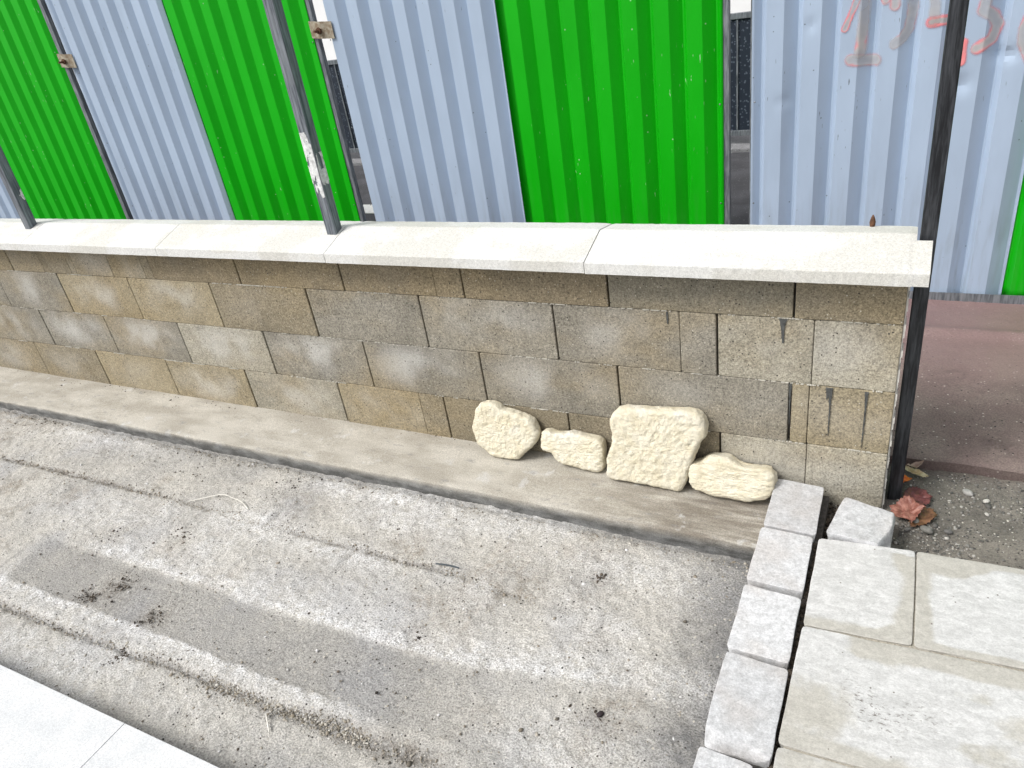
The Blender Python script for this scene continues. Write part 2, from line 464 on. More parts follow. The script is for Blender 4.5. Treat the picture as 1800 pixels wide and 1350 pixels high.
def floor_masks(X, Y):
    n1 = fbm(X * 3, Y * 3, 1.0, 4); n2 = fbm(X * 11, Y * 11, 2.0, 4); n3 = fbm(X * 38, Y * 38, 3.0, 3)
    wob = 0.012 * n2
    yy = Y + wob
    fade_r = 1 - sstep(-0.75, -0.25, X + 0.1 * n1)
    # two lime bands either side of a smooth ruler strip
    d1 = yy - (w1c(X) - 0.02)
    band1 = sstep(-0.012, 0.012, d1) * np.exp(-np.clip(d1, 0, 9) / 0.075)
    band1 = band1 * sstep(-2.35, -2.0, X) * (1 - 0.55 * sstep(-0.35, 0.0, X))
    d2 = -1.083 - yy
    band2 = sstep(-0.012, 0.012, d2) * np.exp(-np.clip(d2, 0, 9) / 0.055) * (1 - sstep(-1.0, -0.6, X))
    strip = sstep(-1.09, -1.07, yy) * (1 - sstep(-0.90, -0.88, yy - (w1c(X) + 0.862))) * sstep(-2.36, -2.28, X + 0.35 * (Y + 0.98)) * fade_r
    lA = np.exp(-((yy - lineA(X)) / 0.011) ** 2) * sstep(0.25, -0.1, 0.0 * X + n1 * 0.6) * (1 - sstep(-0.55, -0.35, X))
    lB = np.exp(-((yy - lineB(X)) / (0.012 + 0.016 * sstep(-1.3, -0.8, X))) ** 2) * (1 - sstep(-0.62, -0.4, X))
    patch = sstep(0.08, 0.42, n1 + 0.25 * n2)
    spots = 0
    for (cx, cy, rx, ry, a) in ((-1.25, -0.33, .30, .06, .9), (-1.6, -0.60, .22, .09, .75), (-1.05, -0.42, .18, .08, .6), (-0.35, -0.42, .35, .08, .5), (-1.2, -0.62, .25, .05, .75),
                                (-2.2, -0.72, .35, .12, .45), (-2.75, -.34, .4, .07, .55), (-0.25, -1.0, .25, .1, .45), (-1.9, -1.14, .4, .05, .5), (-1.5, -1.25, .6, .06, .3), (-0.1, -.75, .2, .06, .5)):
        spots = np.maximum(spots, a * np.exp(-((X - cx) / rx) ** 2 - ((yy - cy) / ry) ** 2))
    white = np.clip(np.maximum(np.maximum(band1, band2), np.maximum(spots, 0.45 * patch)) * (1 - 0.92 * strip) * (0.85 + 0.5 * n3), 0, 1)
    damp = sstep(-0.16, 0.03, X + 0.05 * n2) * 0.95
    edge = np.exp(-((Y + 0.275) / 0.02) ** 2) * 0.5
    cl = 0
    for (cx, cy, r, a) in ((-0.207, -0.92, .06, .55), (-0.779, -0.821, .05, .5), (-1.604, -1.042, .06, .6), (-1.85, -1.0, .08, .5), (-2.1, -0.80, .12, .4), (-1.5, -0.45, .1, .35), (-0.5, -0.50, .12, .3), (-0.36, -.47, .04, .6)):
        cl = np.maximum(cl, a * np.exp(-((X - cx) ** 2 + (Y - cy) ** 2) / r ** 2))
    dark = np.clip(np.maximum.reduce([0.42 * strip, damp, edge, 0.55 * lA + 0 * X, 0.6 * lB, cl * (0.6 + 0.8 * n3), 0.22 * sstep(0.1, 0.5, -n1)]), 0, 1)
    dark = np.maximum(dark, 0.25 * np.exp(-((Y + 1.36) / 0.02) ** 2))
    brown = np.clip(np.maximum.reduce([lA * 0.9, lB * 0.9, cl, 0.5 * sstep(0.15, 0.5, fbm(X * 6 + 9, Y * 6, 5.0, 3)) * (1 - strip)]), 0, 1)
    return n1, n2, n3, strip, lA, lB, white, dark, brown

def build_floor():
    x0, x1, y0, y1, st = -4.6, 0.06, -1.6, -0.25, 0.0065
    nx = int((x1 - x0) / st) + 1; ny = int((y1 - y0) / st) + 1
    X, Y = np.meshgrid(np.linspace(x0, x1, nx), np.linspace(y0, y1, ny), indexing='ij')
    n1, n2, n3, strip, lA, lB, white, dark, brown = floor_masks(X, Y)
    rough = 1 - 0.75 * strip
    Z = -0.032 + 0.004 * n1 + rough * (0.0034 * n2 + 0.0042 * n3 + 0.0030 * fbm(X * 75, Y * 75, 6.0, 2)) - 0.012 * np.exp(-((Y + 0.27) / 0.03) ** 2)
    Z += -0.007 * lA - 0.010 * lB + 0.003 * white * rough - 0.004 * strip
    Z += 0.004 * np.exp(-((Y - lineB(X) - 0.03) / 0.015) ** 2) * sstep(0, 0.3, n2 + 0.2)
    me = fast_mesh('concrete_floor', np.stack([X, Y, Z], -1).reshape(-1, 3), grid_faces(nx, ny))
    attr(me, 'white', white); attr(me, 'dark', dark); attr(me, 'brown', brown)
    o = link('concrete_floor', me, MAT_SCREED, smooth=True)
    tag(o, kind='structure')
build_floor()

# gritty lower ground to the right of the wall
def zg(X, Y):
    return -0.002 + 0.005 * fbm(X * 7, Y * 7, 3.0, 3) + 0.004 * fbm(X * 45, Y * 45, 1.0, 3)
sheet_grid('gravel_ground', 0.14, 2.2, -0.45, 0.26, 0.008, zg, MAT_GRIT_GROUND)

# red asphalt pavement with a broken edge
def red_z(X, Y):
    return 0.040 + 0.018 * np.exp(-((Y - 1.11) / 0.035) ** 2) - 0.012 * sstep(1.15, 1.4, Y) + 0.006 * fbm(X * 4, Y * 4, 8.0, 3) + 0.002 * fbm(X * 50, Y * 50, 2.0, 2)
def build_red():
    x0, x1, y0, y1, st = -5.5, 2.4, 0.235, 1.6, 0.0135
    nx = int((x1 - x0) / st) + 1; ny = int((y1 - y0) / st) + 1
    X, Y = np.meshgrid(np.linspace(x0, x1, nx), np.linspace(y0, y1, ny), indexing='ij')
    edge = 1 - sstep(0, 0.12, Y - y0)
    Yd = Y + edge * 0.006 * fbm(X * 14, 0 * X, 4.0, 4)
    Z = red_z(X, Y) - 0.004 * np.exp(-(Y - y0) / 0.012)
    V = np.stack([X, Yd, Z], -1).reshape(-1, 3)
    F = grid_faces(nx, ny)
    base = len(V)
    front = np.arange(nx) * ny
    W = V[front].copy(); W[:, 2] = -0.03; W[:, 1] += 0.012
    V = np.vstack([V, W])
    i = np.arange(nx - 1)
    S = np.stack([front[i], base + i, base + i + 1, front[i + 1]], -1)
    me = fast_mesh('pavement', V, np.vstack([F, S[:, ::-1]]))
    dk = np.maximum(0.75 * np.exp(-((X - .53) / .05) ** 2 - ((Y - .80) / .05) ** 2) * sstep(-.1, .3, fbm(X * 40, Y * 40, 1, 3) + .1),
         np.maximum(0.55 * np.exp(-((X - .75) / .1) ** 2 - ((Y - .72) / .09) ** 2), 0.5 * np.exp(-((X - .63) / .07) ** 2 - ((Y - .36) / .06) ** 2) * sstep(-.1, .3, fbm(X * 40, Y * 40, 1, 3))))
    dk = np.maximum(dk, 0.35 * np.exp(-(Y - y0) / 0.018))
    rd = sstep(0.55, 1.0, Y + 0.08 * fbm(X * 5, Y * 5, 2.0, 3))
    attr(me, 'dark', np.concatenate([dk.ravel(), np.full(nx, 0.55)])); attr(me, 'red', np.concatenate([rd.ravel(), np.zeros(nx)]))
    po = link('pavement', me, MAT_RED, smooth=True); me.set_sharp_from_angle(angle=R(45)); tag(po, kind='structure')
build_red()

# street beyond the hoarding
def flat(name, x0, x1, y0, y1, z, mat):
    bm = bmesh.new()
    bm.faces.new([bm.verts.new(c) for c in ((x0, y0, z), (x1, y0, z), (x1, y1, z), (x0, y1, z))])
    return tag(bm_obj(name, bm, mat), kind='structure')
flat('road', -40, 40, 1.6, 4.08, 0.0, MAT_ROAD)
box_o = box('far_pavement', -40, 40, 4.08, 9.0, -0.1, 0.03, MAT_FARPAVE, None, 0.01); tag(box_o, kind='structure')
mk = box('road_marking', -3.64, -3.36, 2.62, 2.83, 0.001, 0.005, MAT_PAINTLINE); tag(mk, kind='structure')

# ------------------------------------------------------------------ the block wall
wall = empty('block_wall', (0.0, 0.0, 0.0))
tag(wall, 'low wall of grey brown concrete blocks topped with white coping stones', 'wall')
box('wall_core', -5.6, 0.325, 0.02, 0.18, -0.06, 0.73, MAT_CORE, wall)

def block(x0, x1, z0, z1, gapl, gapr, tint, bloom, chip=None, depth=0.19):
    """one concrete block; front face just off Y=0, softened rim, optional rounded corners"""
    a = x0 + gapl / 2; b = x1 - gapr / 2; c = z0 + 0.0007; d = z1 - 0.0007
    cx, cz = (a + b) / 2, (c + d) / 2
    hx, hz = (b - a) / 2, (d - c) / 2
    chip = chip or {}
    def ring(inset):
        pts = []
        for k, (sx, sz) in enumerate(((-1, -1), (1, -1), (1, 1), (-1, 1))):
            r = chip.get(k, 0.003 + rng_c[k])
            ax, az = sx * (hx - inset), sz * (hz - inset)
            st = (math.pi, 1.5 * math.pi, 0, 0.5 * math.pi)[k]
            for t in (0, 0.33, 0.67, 1):
                an = st + t * math.pi / 2
                pts.append((ax - sx * r + r * math.cos(an), az - sz * r + r * math.sin(an)))
        return pts
    rng_c = [rng.choice((0.0, 0.0, 0.002, 0.004)) for _ in range(4)]
    rings = [(depth, ring(0.0)), (0.0028, ring(0.0)), (0.0007, ring(0.0009)), (0.0, ring(0.0026))]
    V = []; F = []
    for y, pts in rings:
        for (px, pz) in pts:
            V.append((px, y, pz))
    n = 16
    for rr in range(3):
        for i in range(n):
            j = (i + 1) % n
            F.append((rr * n + i, rr * n + j, (rr + 1) * n + j, (rr + 1) * n + i))
    F.append(tuple(range(3 * n, 4 * n)))
    me = mesh('block', V, F)
    o = link('block', me, MAT_BLOCK, wall, (cx, rng.uniform(-0.0012, 0.0014), cz))
    o.rotation_euler = (rng.uniform(-.003, .003), 0, rng.uniform(-.0025, .0025))
    k = 1.0 + rng.uniform(-0.08, 0.08)
    o.color = (tint[0] * k, tint[1] * k, tint[2] * k, bloom)
    return o

GRY = (0.248, 0.229, 0.188); OLV = (0.246, 0.212, 0.150); BRN = (0.222, 0.184, 0.124); LGT = (0.355, 0.328, 0.262); TAN = (0.315, 0.268, 0.180); DRK = (0.215, 0.196, 0.152)
END = 0.335
G, T = 0.0056, 0.0014          # open joint, scored joint
courses = [
    # (z0, z1, [(left x, gap left, tint, bloom, chips)])
    (0.6, 0.734, [(-5.45, G, OLV, .2), (-4.95, G, BRN, .1), (-4.47, G, OLV, .2), (-3.98, G, OLV, .2), (-3.476, G, OLV, .15), (-3.227, T, OLV, .1), (-3.026, T, OLV, .2), (-2.985, T, OLV, .45), (-2.732, T, OLV, .5), (-2.521, T, OLV, .1), (-2.469, T, BRN, .1),  # brown tints of the top course partly hold the shade under the coping
                  (-1.967, G, BRN, .1), (-1.454, G, BRN, .08), (-1.06, T, BRN, .05), (-0.951, G, BRN, .05), (-0.449, G, DRK, .15), (0.073, G, OLV, .1)]),
    (0.4, 0.6, [(-5.66, G, GRY, .5), (-5.16, G, GRY, .5), (-4.66, G, GRY, .6), (-4.158, G, GRY, .5), (-3.656, G, GRY, .75), (-3.151, G, TAN, .75), (-2.654, G, TAN, .7), (-2.152, G, OLV, .2), (-1.644, G, GRY, .12), (-1.14, G, GRY, .75),
                (-0.639, G, GRY, .55), (-0.238, T, GRY, .12), (-0.131, G, LGT, .35), (0.126, T, LGT, .45)]),
    (0.2, 0.4, [(-5.44, G, GRY, .5), (-4.94, G, GRY, .6), (-4.44, G, GRY, .6), (-3.942, G, GRY, .7), (-3.442, G, GRY, 1.0), (-2.944, G, GRY, 1.0), (-2.444, G, LGT, .8, {2: .016}), (-1.943, G, GRY, .95), (-1.439, G, GRY, 1.0), (-0.939, G, GRY, .7), (-0.441, G, GRY, .3), (0.072, 0.008, TAN, .25), (0.122, T, TAN, .3)]),
    (-0.03, 0.2, [(-5.62, G, OLV, .4), (-5.12, G, OLV, .4), (-4.63, G, OLV, .5), (-4.13, G, OLV, .5), (-3.63, G, OLV, .35), (-3.131, G, TAN, .3), (-2.628, G, TAN, .75), (-2.131, G, LGT, .6), (-1.626, G, TAN, .55, {3: .012}), (-1.237, T, OLV, .2), (-1.129, G, OLV, .1),
                  (-0.632, G, OLV, .1), (-0.126, G, LGT, .5), (0.124, T, LGT, .3)]),
]
for z0, z1, L in courses:
    for i, it in enumerate(L):
        x0, gl, tint, bl = it[:4]
        chip = it[4] if len(it) > 4 else None
        if i + 1 < len(L):
            x1, gr = L[i + 1][0], L[i + 1][1]
        else:
            x1, gr = END, 0.0
        block(x0, x1, z0, z1, gl, gr, tint, bl, chip)

# pale crumbs of mortar squeezed out along the bed joints
def mortar_bits():
    g = np.random.default_rng(21)
    V = []; F = []
    for z in (0.2, 0.4, 0.6):
        for _ in range(34):
            x = g.uniform(-4.2, 0.3); L = g.uniform(0.01, 0.09)
            n = int(L / 0.004) + 1
            for k in range(n):
                if g.uniform() < 0.35: continue
                cx = x + k * 0.004; h = g.uniform(0.0008, 0.0022); d = g.uniform(0.0005, 0.0025); b = len(V)
                for (a, c, e) in ((-1, 0.002, -1), (1, 0.002, -1), (1, 0.002, 1), (-1, 0.002, 1)):
                    V.append((cx + a * 0.0022, c, z + e * h))
                for (a, e) in ((-1, -1), (1, -1), (1, 1), (-1, 1)):
                    V.append((cx + a * 0.0012, -d - 0.001, z + e * h * 0.5))
                F += [(b, b + 1, b + 5, b + 4), (b + 1, b + 2, b + 6, b + 5), (b + 2, b + 3, b + 7, b + 6), (b + 3, b, b + 4, b + 7), (b + 4, b + 5, b + 6, b + 7)]
    o = link('mortar_crumbs', mesh('mortar_crumbs', V, F), plain('pale_mortar', (0.5, 0.48, 0.42), 0.9, 0, 0.3, 90), wall)
    o['kind'] = 'stuff'
mortar_bits()

# wall end: a pale sealant strip beside the last post
bm = bmesh.new()
zz = np.linspace(0.0, 0.73, 40)
for k in range(len(zz) - 1):
    w0 = 0.004 + 0.002 * math.sin(k * 1.7) + rng.uniform(-.001, .001)
    box_bm(bm, END + 0.0005, END + max(0.0015, w0), 0.006, 0.05, zz[k], zz[k + 1])
bm_obj('sealant_strip', bm, MAT_SEAL, wall)

# dark drips running down the blocks
drips = [
    [(0.034, 0.6), (0.063, 0.6), (0.055, 0.59), (0.051, 0.565), (0.051, 0.525), (0.045, 0.523), (0.042, 0.561), (0.037, 0.588)],
    [(-0.277, 0.598), (-0.270, 0.598), (-0.270, 0.56), (-0.274, 0.558)],
    [(0.163, 0.398), (0.184, 0.398), (0.182, 0.369), (0.180, 0.339), (0.180, 0.290), (0.179, 0.236), (0.1775, 0.236), (0.1765, 0.290), (0.1755, 0.338), (0.172, 0.372), (0.167, 0.360)],
    [(0.261, 0.396), (0.273, 0.396), (0.2705, 0.360), (0.2695, 0.300), (0.2685, 0.237), (0.267, 0.207), (0.2655, 0.235), (0.2655, 0.300), (0.2645, 0.360)],
    [(0.067, 0.395), (0.077, 0.396), (0.0755, 0.37), (0.0735, 0.32), (0.073, 0.26), (0.0715, 0.26), (0.0695, 0.35)],
]
for d in drips:
    dd = []
    for (a0, b0), (a1, b1) in zip(d, d[1:] + d[:1]):
        n = max(1, int(math.hypot(a1 - a0, b1 - b0) / 0.005))
        for k in range(n):
            t = k / n
            dd.append((a0 + (a1 - a0) * t + rng.uniform(-.0009, .0009), b0 + (b1 - b0) * t + rng.uniform(-.0008, .0008)))
    d = dd
    bm = bmesh.new()
    cx = sum(a for a, b in d) / len(d); cz = sum(b for a, b in d) / len(d)
    lo = [bm.verts.new((a - cx, 0.004, b - cz)) for a, b in d]
    hi = [bm.verts.new((cx + (a - cx) * 0.8 - cx, -0.0022, cz + (b - cz) * 0.96 - cz)) for a, b in d]
    n = len(d)
    for i in range(n):
        bm.faces.new((lo[i], lo[(i + 1) % n], hi[(i + 1) % n], hi[i]))
    bm.faces.new(hi)
    bm_obj('drip_stain', bm, MAT_TAR, wall, (cx, 0, cz))

# coping stones: sloped front, ridge, short back slope
def coping(x0, x1, notch=False):
    prof = [(-0.066, 0.735), (-0.066, 0.7665), (-0.0645, 0.769), (0.075, 0.8145), (0.082, 0.815), (0.176, 0.799), (0.178, 0.796), (0.178, 0.735)]
    if notch:
        segs = [(x0, 0.342, prof)]
    nx = 60
    xs = np.linspace(x0, x1, nx)
    V = []; F = []
    cx = (x0 + x1) / 2
    np_ = len(prof)
    for i, x in enumerate(xs):
        for k, (y, z) in enumerate(prof):
            jy = 0.0004 * rng.uniform(-1, 1) if k in (0, 1, 2) else 0.0006 * rng.uniform(-1, 1)
            jz = 0.0004 * rng.uniform(-1, 1) if k in (0, 1, 2) else 0.0005 * rng.uniform(-1, 1)
            e = 0.0022 if i in (0, nx - 1) and k in (2, 3, 4, 5) else 0.0
            V.append((x - cx, y + jy, z + jz - e))
    for i in range(nx - 1):
        for k in range(np_):
            k2 = (k + 1) % np_
            F.append((i * np_ + k, i * np_ + k2, (i + 1) * np_ + k2, (i + 1) * np_ + k))
    F.append(tuple(range(np_))[::-1]); F.append(tuple((nx - 1) * np_ + k for k in range(np_)))
    bm = bmesh.new()
    me0 = mesh('tmp', V, F); bm.from_mesh(me0); bpy.data.meshes.remove(me0)
    return bm_obj('coping_stone', bm, MAT_COPING, wall, (cx, rng.uniform(-.001, .001), rng.uniform(-.0008, .0008)))
cj = [-5.75, -4.9, -4.05, -3.195, -2.298, -1.443, -0.488, 0.342]
for i in range(len(cj) - 1):
    coping(cj[i] + 0.0012, cj[i + 1] - (0.0012 if i < len(cj) - 2 else 0))
# the notched end of the last stone, in front of the post (same stone, its own cut piece)
last = [o for o in wall.children if o.name.startswith('coping_stone')][-1]
bm = bmesh.new()
pr = [(-0.066, 0.735), (-0.066, 0.7665), (-0.0645, 0.769), (0.050, 0.8063), (0.050, 0.735)]
A = [bm.verts.new((0.342 - 0.0, y, z)) for y, z in pr]; B = [bm.verts.new((0.3765, y, z)) for y, z in pr]
for k in range(5):
    bm.faces.new((A[k], A[(k + 1) % 5], B[(k + 1) % 5], B[k]))
bm.faces.new(A[::-1]); bm.faces.new(B)
bm_obj('coping_end', bm, MAT_COPING, last)

# footing ledge the wall stands on
def build_footing():
    x0, x1 = -5.6, 0.05
    nx, ny = 700, 36
    xs = np.linspace(x0, x1, nx)
    V = []; dm = []; ed = []
    X, T_ = np.meshgrid(xs, np.linspace(0, 1, ny), indexing='ij')
    yf = -0.268 + 0.006 * fbm(X * 3, 0 * X, 2.0, 3) + 0.003 * fbm(X * 30, 0 * X, 5.0, 3)
    Y = 0.03 + (yf - 0.03) * T_
    zt = 0.006 + 0.0032 * (X + 4.0) + 0.0022 * fbm(X * 6, Y * 14, 3.0, 4) + 0.0007 * fbm(X * 60, Y * 60, 1.0, 2)
    zt = np.minimum(zt, 0.018 + 0 * zt) - 0.003 * np.exp(-np.abs(Y - yf) / 0.005)
    P = np.stack([X, Y, zt], -1)
    # front face rows
    rows = []
    for k, (dy, z) in enumerate(((-0.002, -0.004), (-0.001, -0.018), (0.001, -0.035), (0.003, -0.07))):
        r = P[:, -1].copy(); r[:, 1] += dy + 0.004 * fbm(xs * 25, 0 * xs + k, 1.0, 3); r[:, 2] = z + 0.002 * fbm(xs * 12, 0 * xs, k * 1.0, 2); rows.append(r)
    P = np.concatenate([P, np.stack(rows, 1)], 1)
    ny2 = ny + 4
    me = fast_mesh('footing', P.reshape(-1, 3), grid_faces(nx, ny2)[:, ::-1])
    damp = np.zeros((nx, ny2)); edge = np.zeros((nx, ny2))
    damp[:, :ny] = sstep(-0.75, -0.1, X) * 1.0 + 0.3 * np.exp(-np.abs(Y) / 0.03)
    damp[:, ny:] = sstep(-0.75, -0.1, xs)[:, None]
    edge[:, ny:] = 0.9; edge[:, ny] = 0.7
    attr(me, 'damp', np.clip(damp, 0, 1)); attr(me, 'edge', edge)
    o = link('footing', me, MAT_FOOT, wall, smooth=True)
    me.set_sharp_from_angle(angle=R(38))
    o['label'] = 'pale concrete footing ledge along the bottom of the wall'
build_footing()

# ------------------------------------------------------------------ steel posts rising from the coping
def steel_post(x0, x1, y0, y1, z0, z1, mat, label):
    e = empty('steel_post', ((x0 + x1) / 2, (y0 + y1) / 2, z0))
    tag(e, label, 'post', 'square steel posts along the wall')
    box('tube', x0, x1, y0, y1, z0, z1, mat, e, 0.0025)
    box('cap', x0 - 0.001, x1 + 0.001, y0 - 0.001, y1 + 0.001, z1 + 0.0005, z1 + 0.004, mat, e, 0.001)
    return e
p1 = steel_post(-3.277, -3.237, 0.03, 0.07, 0.775, 1.95, MAT_STEEL, 'grey square steel post on the coping at the far left edge')
p2 = steel_post(-1.492, -1.452, 0.03, 0.07, 0.775, 1.95, MAT_STEEL, 'grey square steel post with torn white paper near its foot')
p3 = steel_post(0.348, 0.384, 0.062, 0.102, -0.03, 1.95, MAT_BLACK_STEEL, 'black square steel post standing against the end of the wall')

def torn(parent, face, u0, u1, z0, z1, fixed, seed, thr, name='torn_paper'):
    st = 0.0022
    nu = int((u1 - u0) / st); nz = int((z1 - z0) / st)
    U, Z = np.meshgrid(np.linspace(u0, u1, nu + 1), np.linspace(z0, z1, nz + 1), indexing='ij')
    Uc = (U[:-1, :-1] + U[1:, 1:]) / 2; Zc = (Z[:-1, :-1] + Z[1:, 1:]) / 2
    n = fbm(Uc * 60, Zc * 22, seed, 4)
    zz = (Zc - z0) / (z1 - z0); uu = (Uc - u0) / (u1 - u0)
    keep = n > thr(uu, zz)
    if face == 'y':
        V = np.stack([U, 0 * U + fixed, Z], -1)
    else:
        V = np.stack([0 * U + fixed, U, Z], -1)
    F = grid_faces(nu + 1, nz + 1).reshape(nu, nz, 4)[keep]
    me = fast_mesh(name, V.reshape(-1, 3), F)
    bm = bmesh.new(); bm.from_mesh(me)
    seen = set(); best = []
    for f0 in bm.faces:
        if f0 in seen: continue
        comp = []; st_ = [f0]; seen.add(f0)
        while st_:
            f1 = st_.pop(); comp.append(f1)
            for e1 in f1.edges:
                for f2 in e1.link_faces:
                    if f2 not in seen: seen.add(f2); st_.append(f2)
        if len(comp) > len(best): best = comp
    bs = set(best)
    bmesh.ops.delete(bm, geom=[f1 for f1 in bm.faces if f1 not in bs], context='FACES')
    bmesh.ops.delete(bm, geom=[v for v in bm.verts if not v.link_faces], context='VERTS')
    bpy.data.meshes.remove(me)
    o = bm_obj(name, bm, MAT_PAPER, parent, (0, 0, 0))
    md = o.modifiers.new('thickness', 'SOLIDIFY'); md.thickness = 0.0008; md.offset = 0
    return o
torn(p2, 'y', -1.4905, -1.4535, 0.93, 1.15, 0.0292, 3.0, lambda u, z: -0.22 + 0.9 * np.abs(z - 0.6 - 0.35 * (0.5 - u)) - 0.12)
torn(p2, 'x', 0.0315, 0.0685, 0.90, 1.08, -1.4512, 9.0, lambda u, z: -0.06 + 0.5 * np.abs(z - 0.35))
torn(p1, 'x', 0.0315, 0.0685, 0.82, 1.00, -3.2362, 5.0, lambda u, z: 0.12 + 0.3 * np.abs(z - 0.5))

# ------------------------------------------------------------------ site hoarding: corrugated panels in bays
FY = 1.445          # front of crests
PITCH = 0.1375
def rib_profile(x, ph):
    """depth behind the crest plane at x"""
    t = np.mod(x - ph, PITCH) / PITCH
    # crest, long slope, narrow valley, steep slope back
    d = np.where(t < 0.48, 0, np.where(t < 0.84, (t - 0.48) / 0.36, np.where(t < 0.89, 1.0, 1 - (t - 0.89) / 0.11)))
    return 0.032 * d
KN = (0.0, 0.24, 0.48, 0.66, 0.84, 0.89, 0.945)
def corrugated(name, x0, x1, ph, mat, parent, dents=(), z0=0.0365, z1=2.0175, tuck=None):
    ks = np.arange(math.floor((x0 - ph) / PITCH), math.ceil((x1 - ph) / PITCH) + 1)
    xs = np.array([ph + (k + t) * PITCH for k in ks for t in KN])
    xs = np.unique(np.clip(xs, x0, x1))
    if dents:
        xs = np.unique(np.concatenate([xs, np.arange(x0, x1, 0.012)]))
    zs = np.linspace(z0, z1, 110 if dents else 40)
    X, Z = np.meshgrid(xs, zs, indexing='ij')
    Y = FY + rib_profile(X, ph)
    if tuck is not None:
        Y = np.where(X < tuck, FY + 0.033, Y)
    Y = Y + 0.0015 * fbm(X * 5, Z * 3, 1.0, 3)
    for (dx, dz, rx, rz, a) in dents:
        Y = Y + a * np.exp(-((X - dx) / rx) ** 2 - ((Z - dz) / rz) ** 2)
    cx, cz = (x0 + x1) / 2, z0
    V = np.stack([X - cx, Y - FY, Z - cz], -1).reshape(-1, 3)
    me = fast_mesh(name, V, grid_faces(len(xs), len(zs)))
    o = link(name, me, mat, parent, (cx, FY, cz), smooth=True)
    me.set_sharp_from_angle(angle=R(14))
    md = o.modifiers.new('thickness', 'SOLIDIFY'); md.thickness = 0.0015; md.offset = 1 if False else -1
    return o

def hoarding(xl, xm, xr, phg, phn, label, dents=(), clamp=None):
    e = empty('hoarding_panel', ((xl + xr) / 2, FY + 0.03, 0.03))
    tag(e, label, 'hoarding', 'corrugated hoarding panels behind the wall')
    a = corrugated('sheet', xl, xm, phg, MAT_GREY, e, dents); a['label'] = 'blue grey corrugated half of the hoarding panel'
    b = corrugated('sheet', xm - 0.06, xr, phn, MAT_GREEN, e, tuck=xm + 0.001); b['label'] = 'bright green corrugated half of the hoarding panel'
    box('bottom_rail', xl - 0.01, xr + 0.01, FY - 0.012, FY + 0.05, 0.022, 0.036, MAT_FRAME, e, 0.002)
    box('rail_lip', xl - 0.01, xr + 0.01, FY - 0.016, FY - 0.0125, 0.022, 0.066, MAT_FRAME, e)
    box('top_rail', xl - 0.01, xr + 0.01, FY - 0.014, FY + 0.05, 2.018, 2.052, MAT_FRAME, e, 0.002)
    box('frame_post', xl - 0.013, xl + 0.012, FY + 0.046, FY + 0.076, 0.0585, 2.0175, MAT_FRAME, e, 0.002)
    box('frame_post', xr - 0.010, xr + 0.024, FY + 0.004, FY + 0.034, 0.0585, 2.0175, MAT_FRAME, e, 0.002)
    return e, a, b
hd, ga, gb = hoarding(-6.72, -5.724, -4.612, -6.69, -5.70, 'green and grey hoarding panel farthest left, cut by the picture edge')
hc, ga, gb = hoarding(-4.545, -3.562, -2.532, -4.48, -3.535, 'hoarding panel behind the two left posts, grey half left of green')
hb, ga, gb = hoarding(-2.440, -1.449, -0.432, -2.415, -1.406, 'hoarding panel in the middle, ending in the widest green sheet')
dents = [(-0.095, 1.152, .02, .02, .006), (-0.191, .875, .03, .02, .005), (0.439, 0.896, .03, .03, .012), (0.567, .989, .035, .022, .013), (-0.19, .62, .05, .16, .004)]
ha, ga, gb = hoarding(-0.318, 0.688, 1.715, -0.262, 0.715, 'dented hoarding panel at the right with red graffiti on its grey half', dents)

# small dents on the other grey halves come with the sheets; screws along the frame edges
def screw(parent, x, z, y=None):
    bm = bmesh.new()
    bmesh.ops.create_uvsphere(bm, u_segments=8, v_segments=5, radius=0.004)
    for v_ in bm.verts: v_.co.y *= 0.5
    bm_obj('screw', bm, MAT_FRAME, parent, (x, (FY if y is None else y) - 0.001, z), smooth=True)
for (h, xa, xb) in ((hc, -4.495, -2.545), (hb, -2.425, -0.446), (ha, -0.303, 1.70)):
    for z in (0.45, 0.88, 1.32, 1.75):
        screw(h, xa, z, FY + float(rib_profile(np.array([xa]), -0.262)[0]) if False else FY)
        screw(h, xb, z)

# clamps joining two panels: bent plate, bulge and bolt
def clamp(x, z, name, label):
    e = empty(name, (x, FY - 0.005, z)); tag(e, label, 'clamp', 'steel clamps joining the hoarding panels')
    bm = bmesh.new()
    xs = np.linspace(-0.072, 0.072, 25)
    prev = None
    for s in xs:
        y = -0.012 * math.exp(-(s / 0.03) ** 2) - 0.004
        w = 0.040
        c = [bm.verts.new((s, y, -w + s * -0.1)), bm.verts.new((s, y, w + s * -0.1)), bm.verts.new((s, y + 0.004, w + s * -0.1)), bm.verts.new((s, y + 0.004, -w + s * -0.1))]
        if prev:
            for i in range(4):
                bm.faces.new((prev[i], prev[(i + 1) % 4], c[(i + 1) % 4], c[i]))
        else:
            bm.faces.new(c)
        prev = c
    bm.faces.new(prev)
    bm_obj('plate', bm, MAT_CLAMP, e, (x, FY - 0.005, z))
    bm = bmesh.new()
    bmesh.ops.create_cone(bm, cap_ends=True, segments=6, radius1=0.016, radius2=0.016, depth=0.012, matrix=Matrix.Rotation(math.pi / 2, 4, 'X'))
    bm_obj('bolt_head', bm, MAT_RUST, e, (x - 0.004, FY - 0.027, z - 0.002))
    bm = bmesh.new()
    bmesh.ops.create_cone(bm, cap_ends=True, segments=10, radius1=0.007, radius2=0.006, depth=0.04, matrix=Matrix.Rotation(math.pi / 2, 4, 'X'))
    bm_obj('bolt_shank', bm, MAT_RUST, e, (x - 0.004, FY - 0.042, z - 0.002))
clamp(-2.462, 1.372, 'clamp', 'rusty bolted clamp across the panel gap beside the middle post')
clamp(-4.555, 1.400, 'clamp', 'bent grey clamp across the panel gap near the left edge')

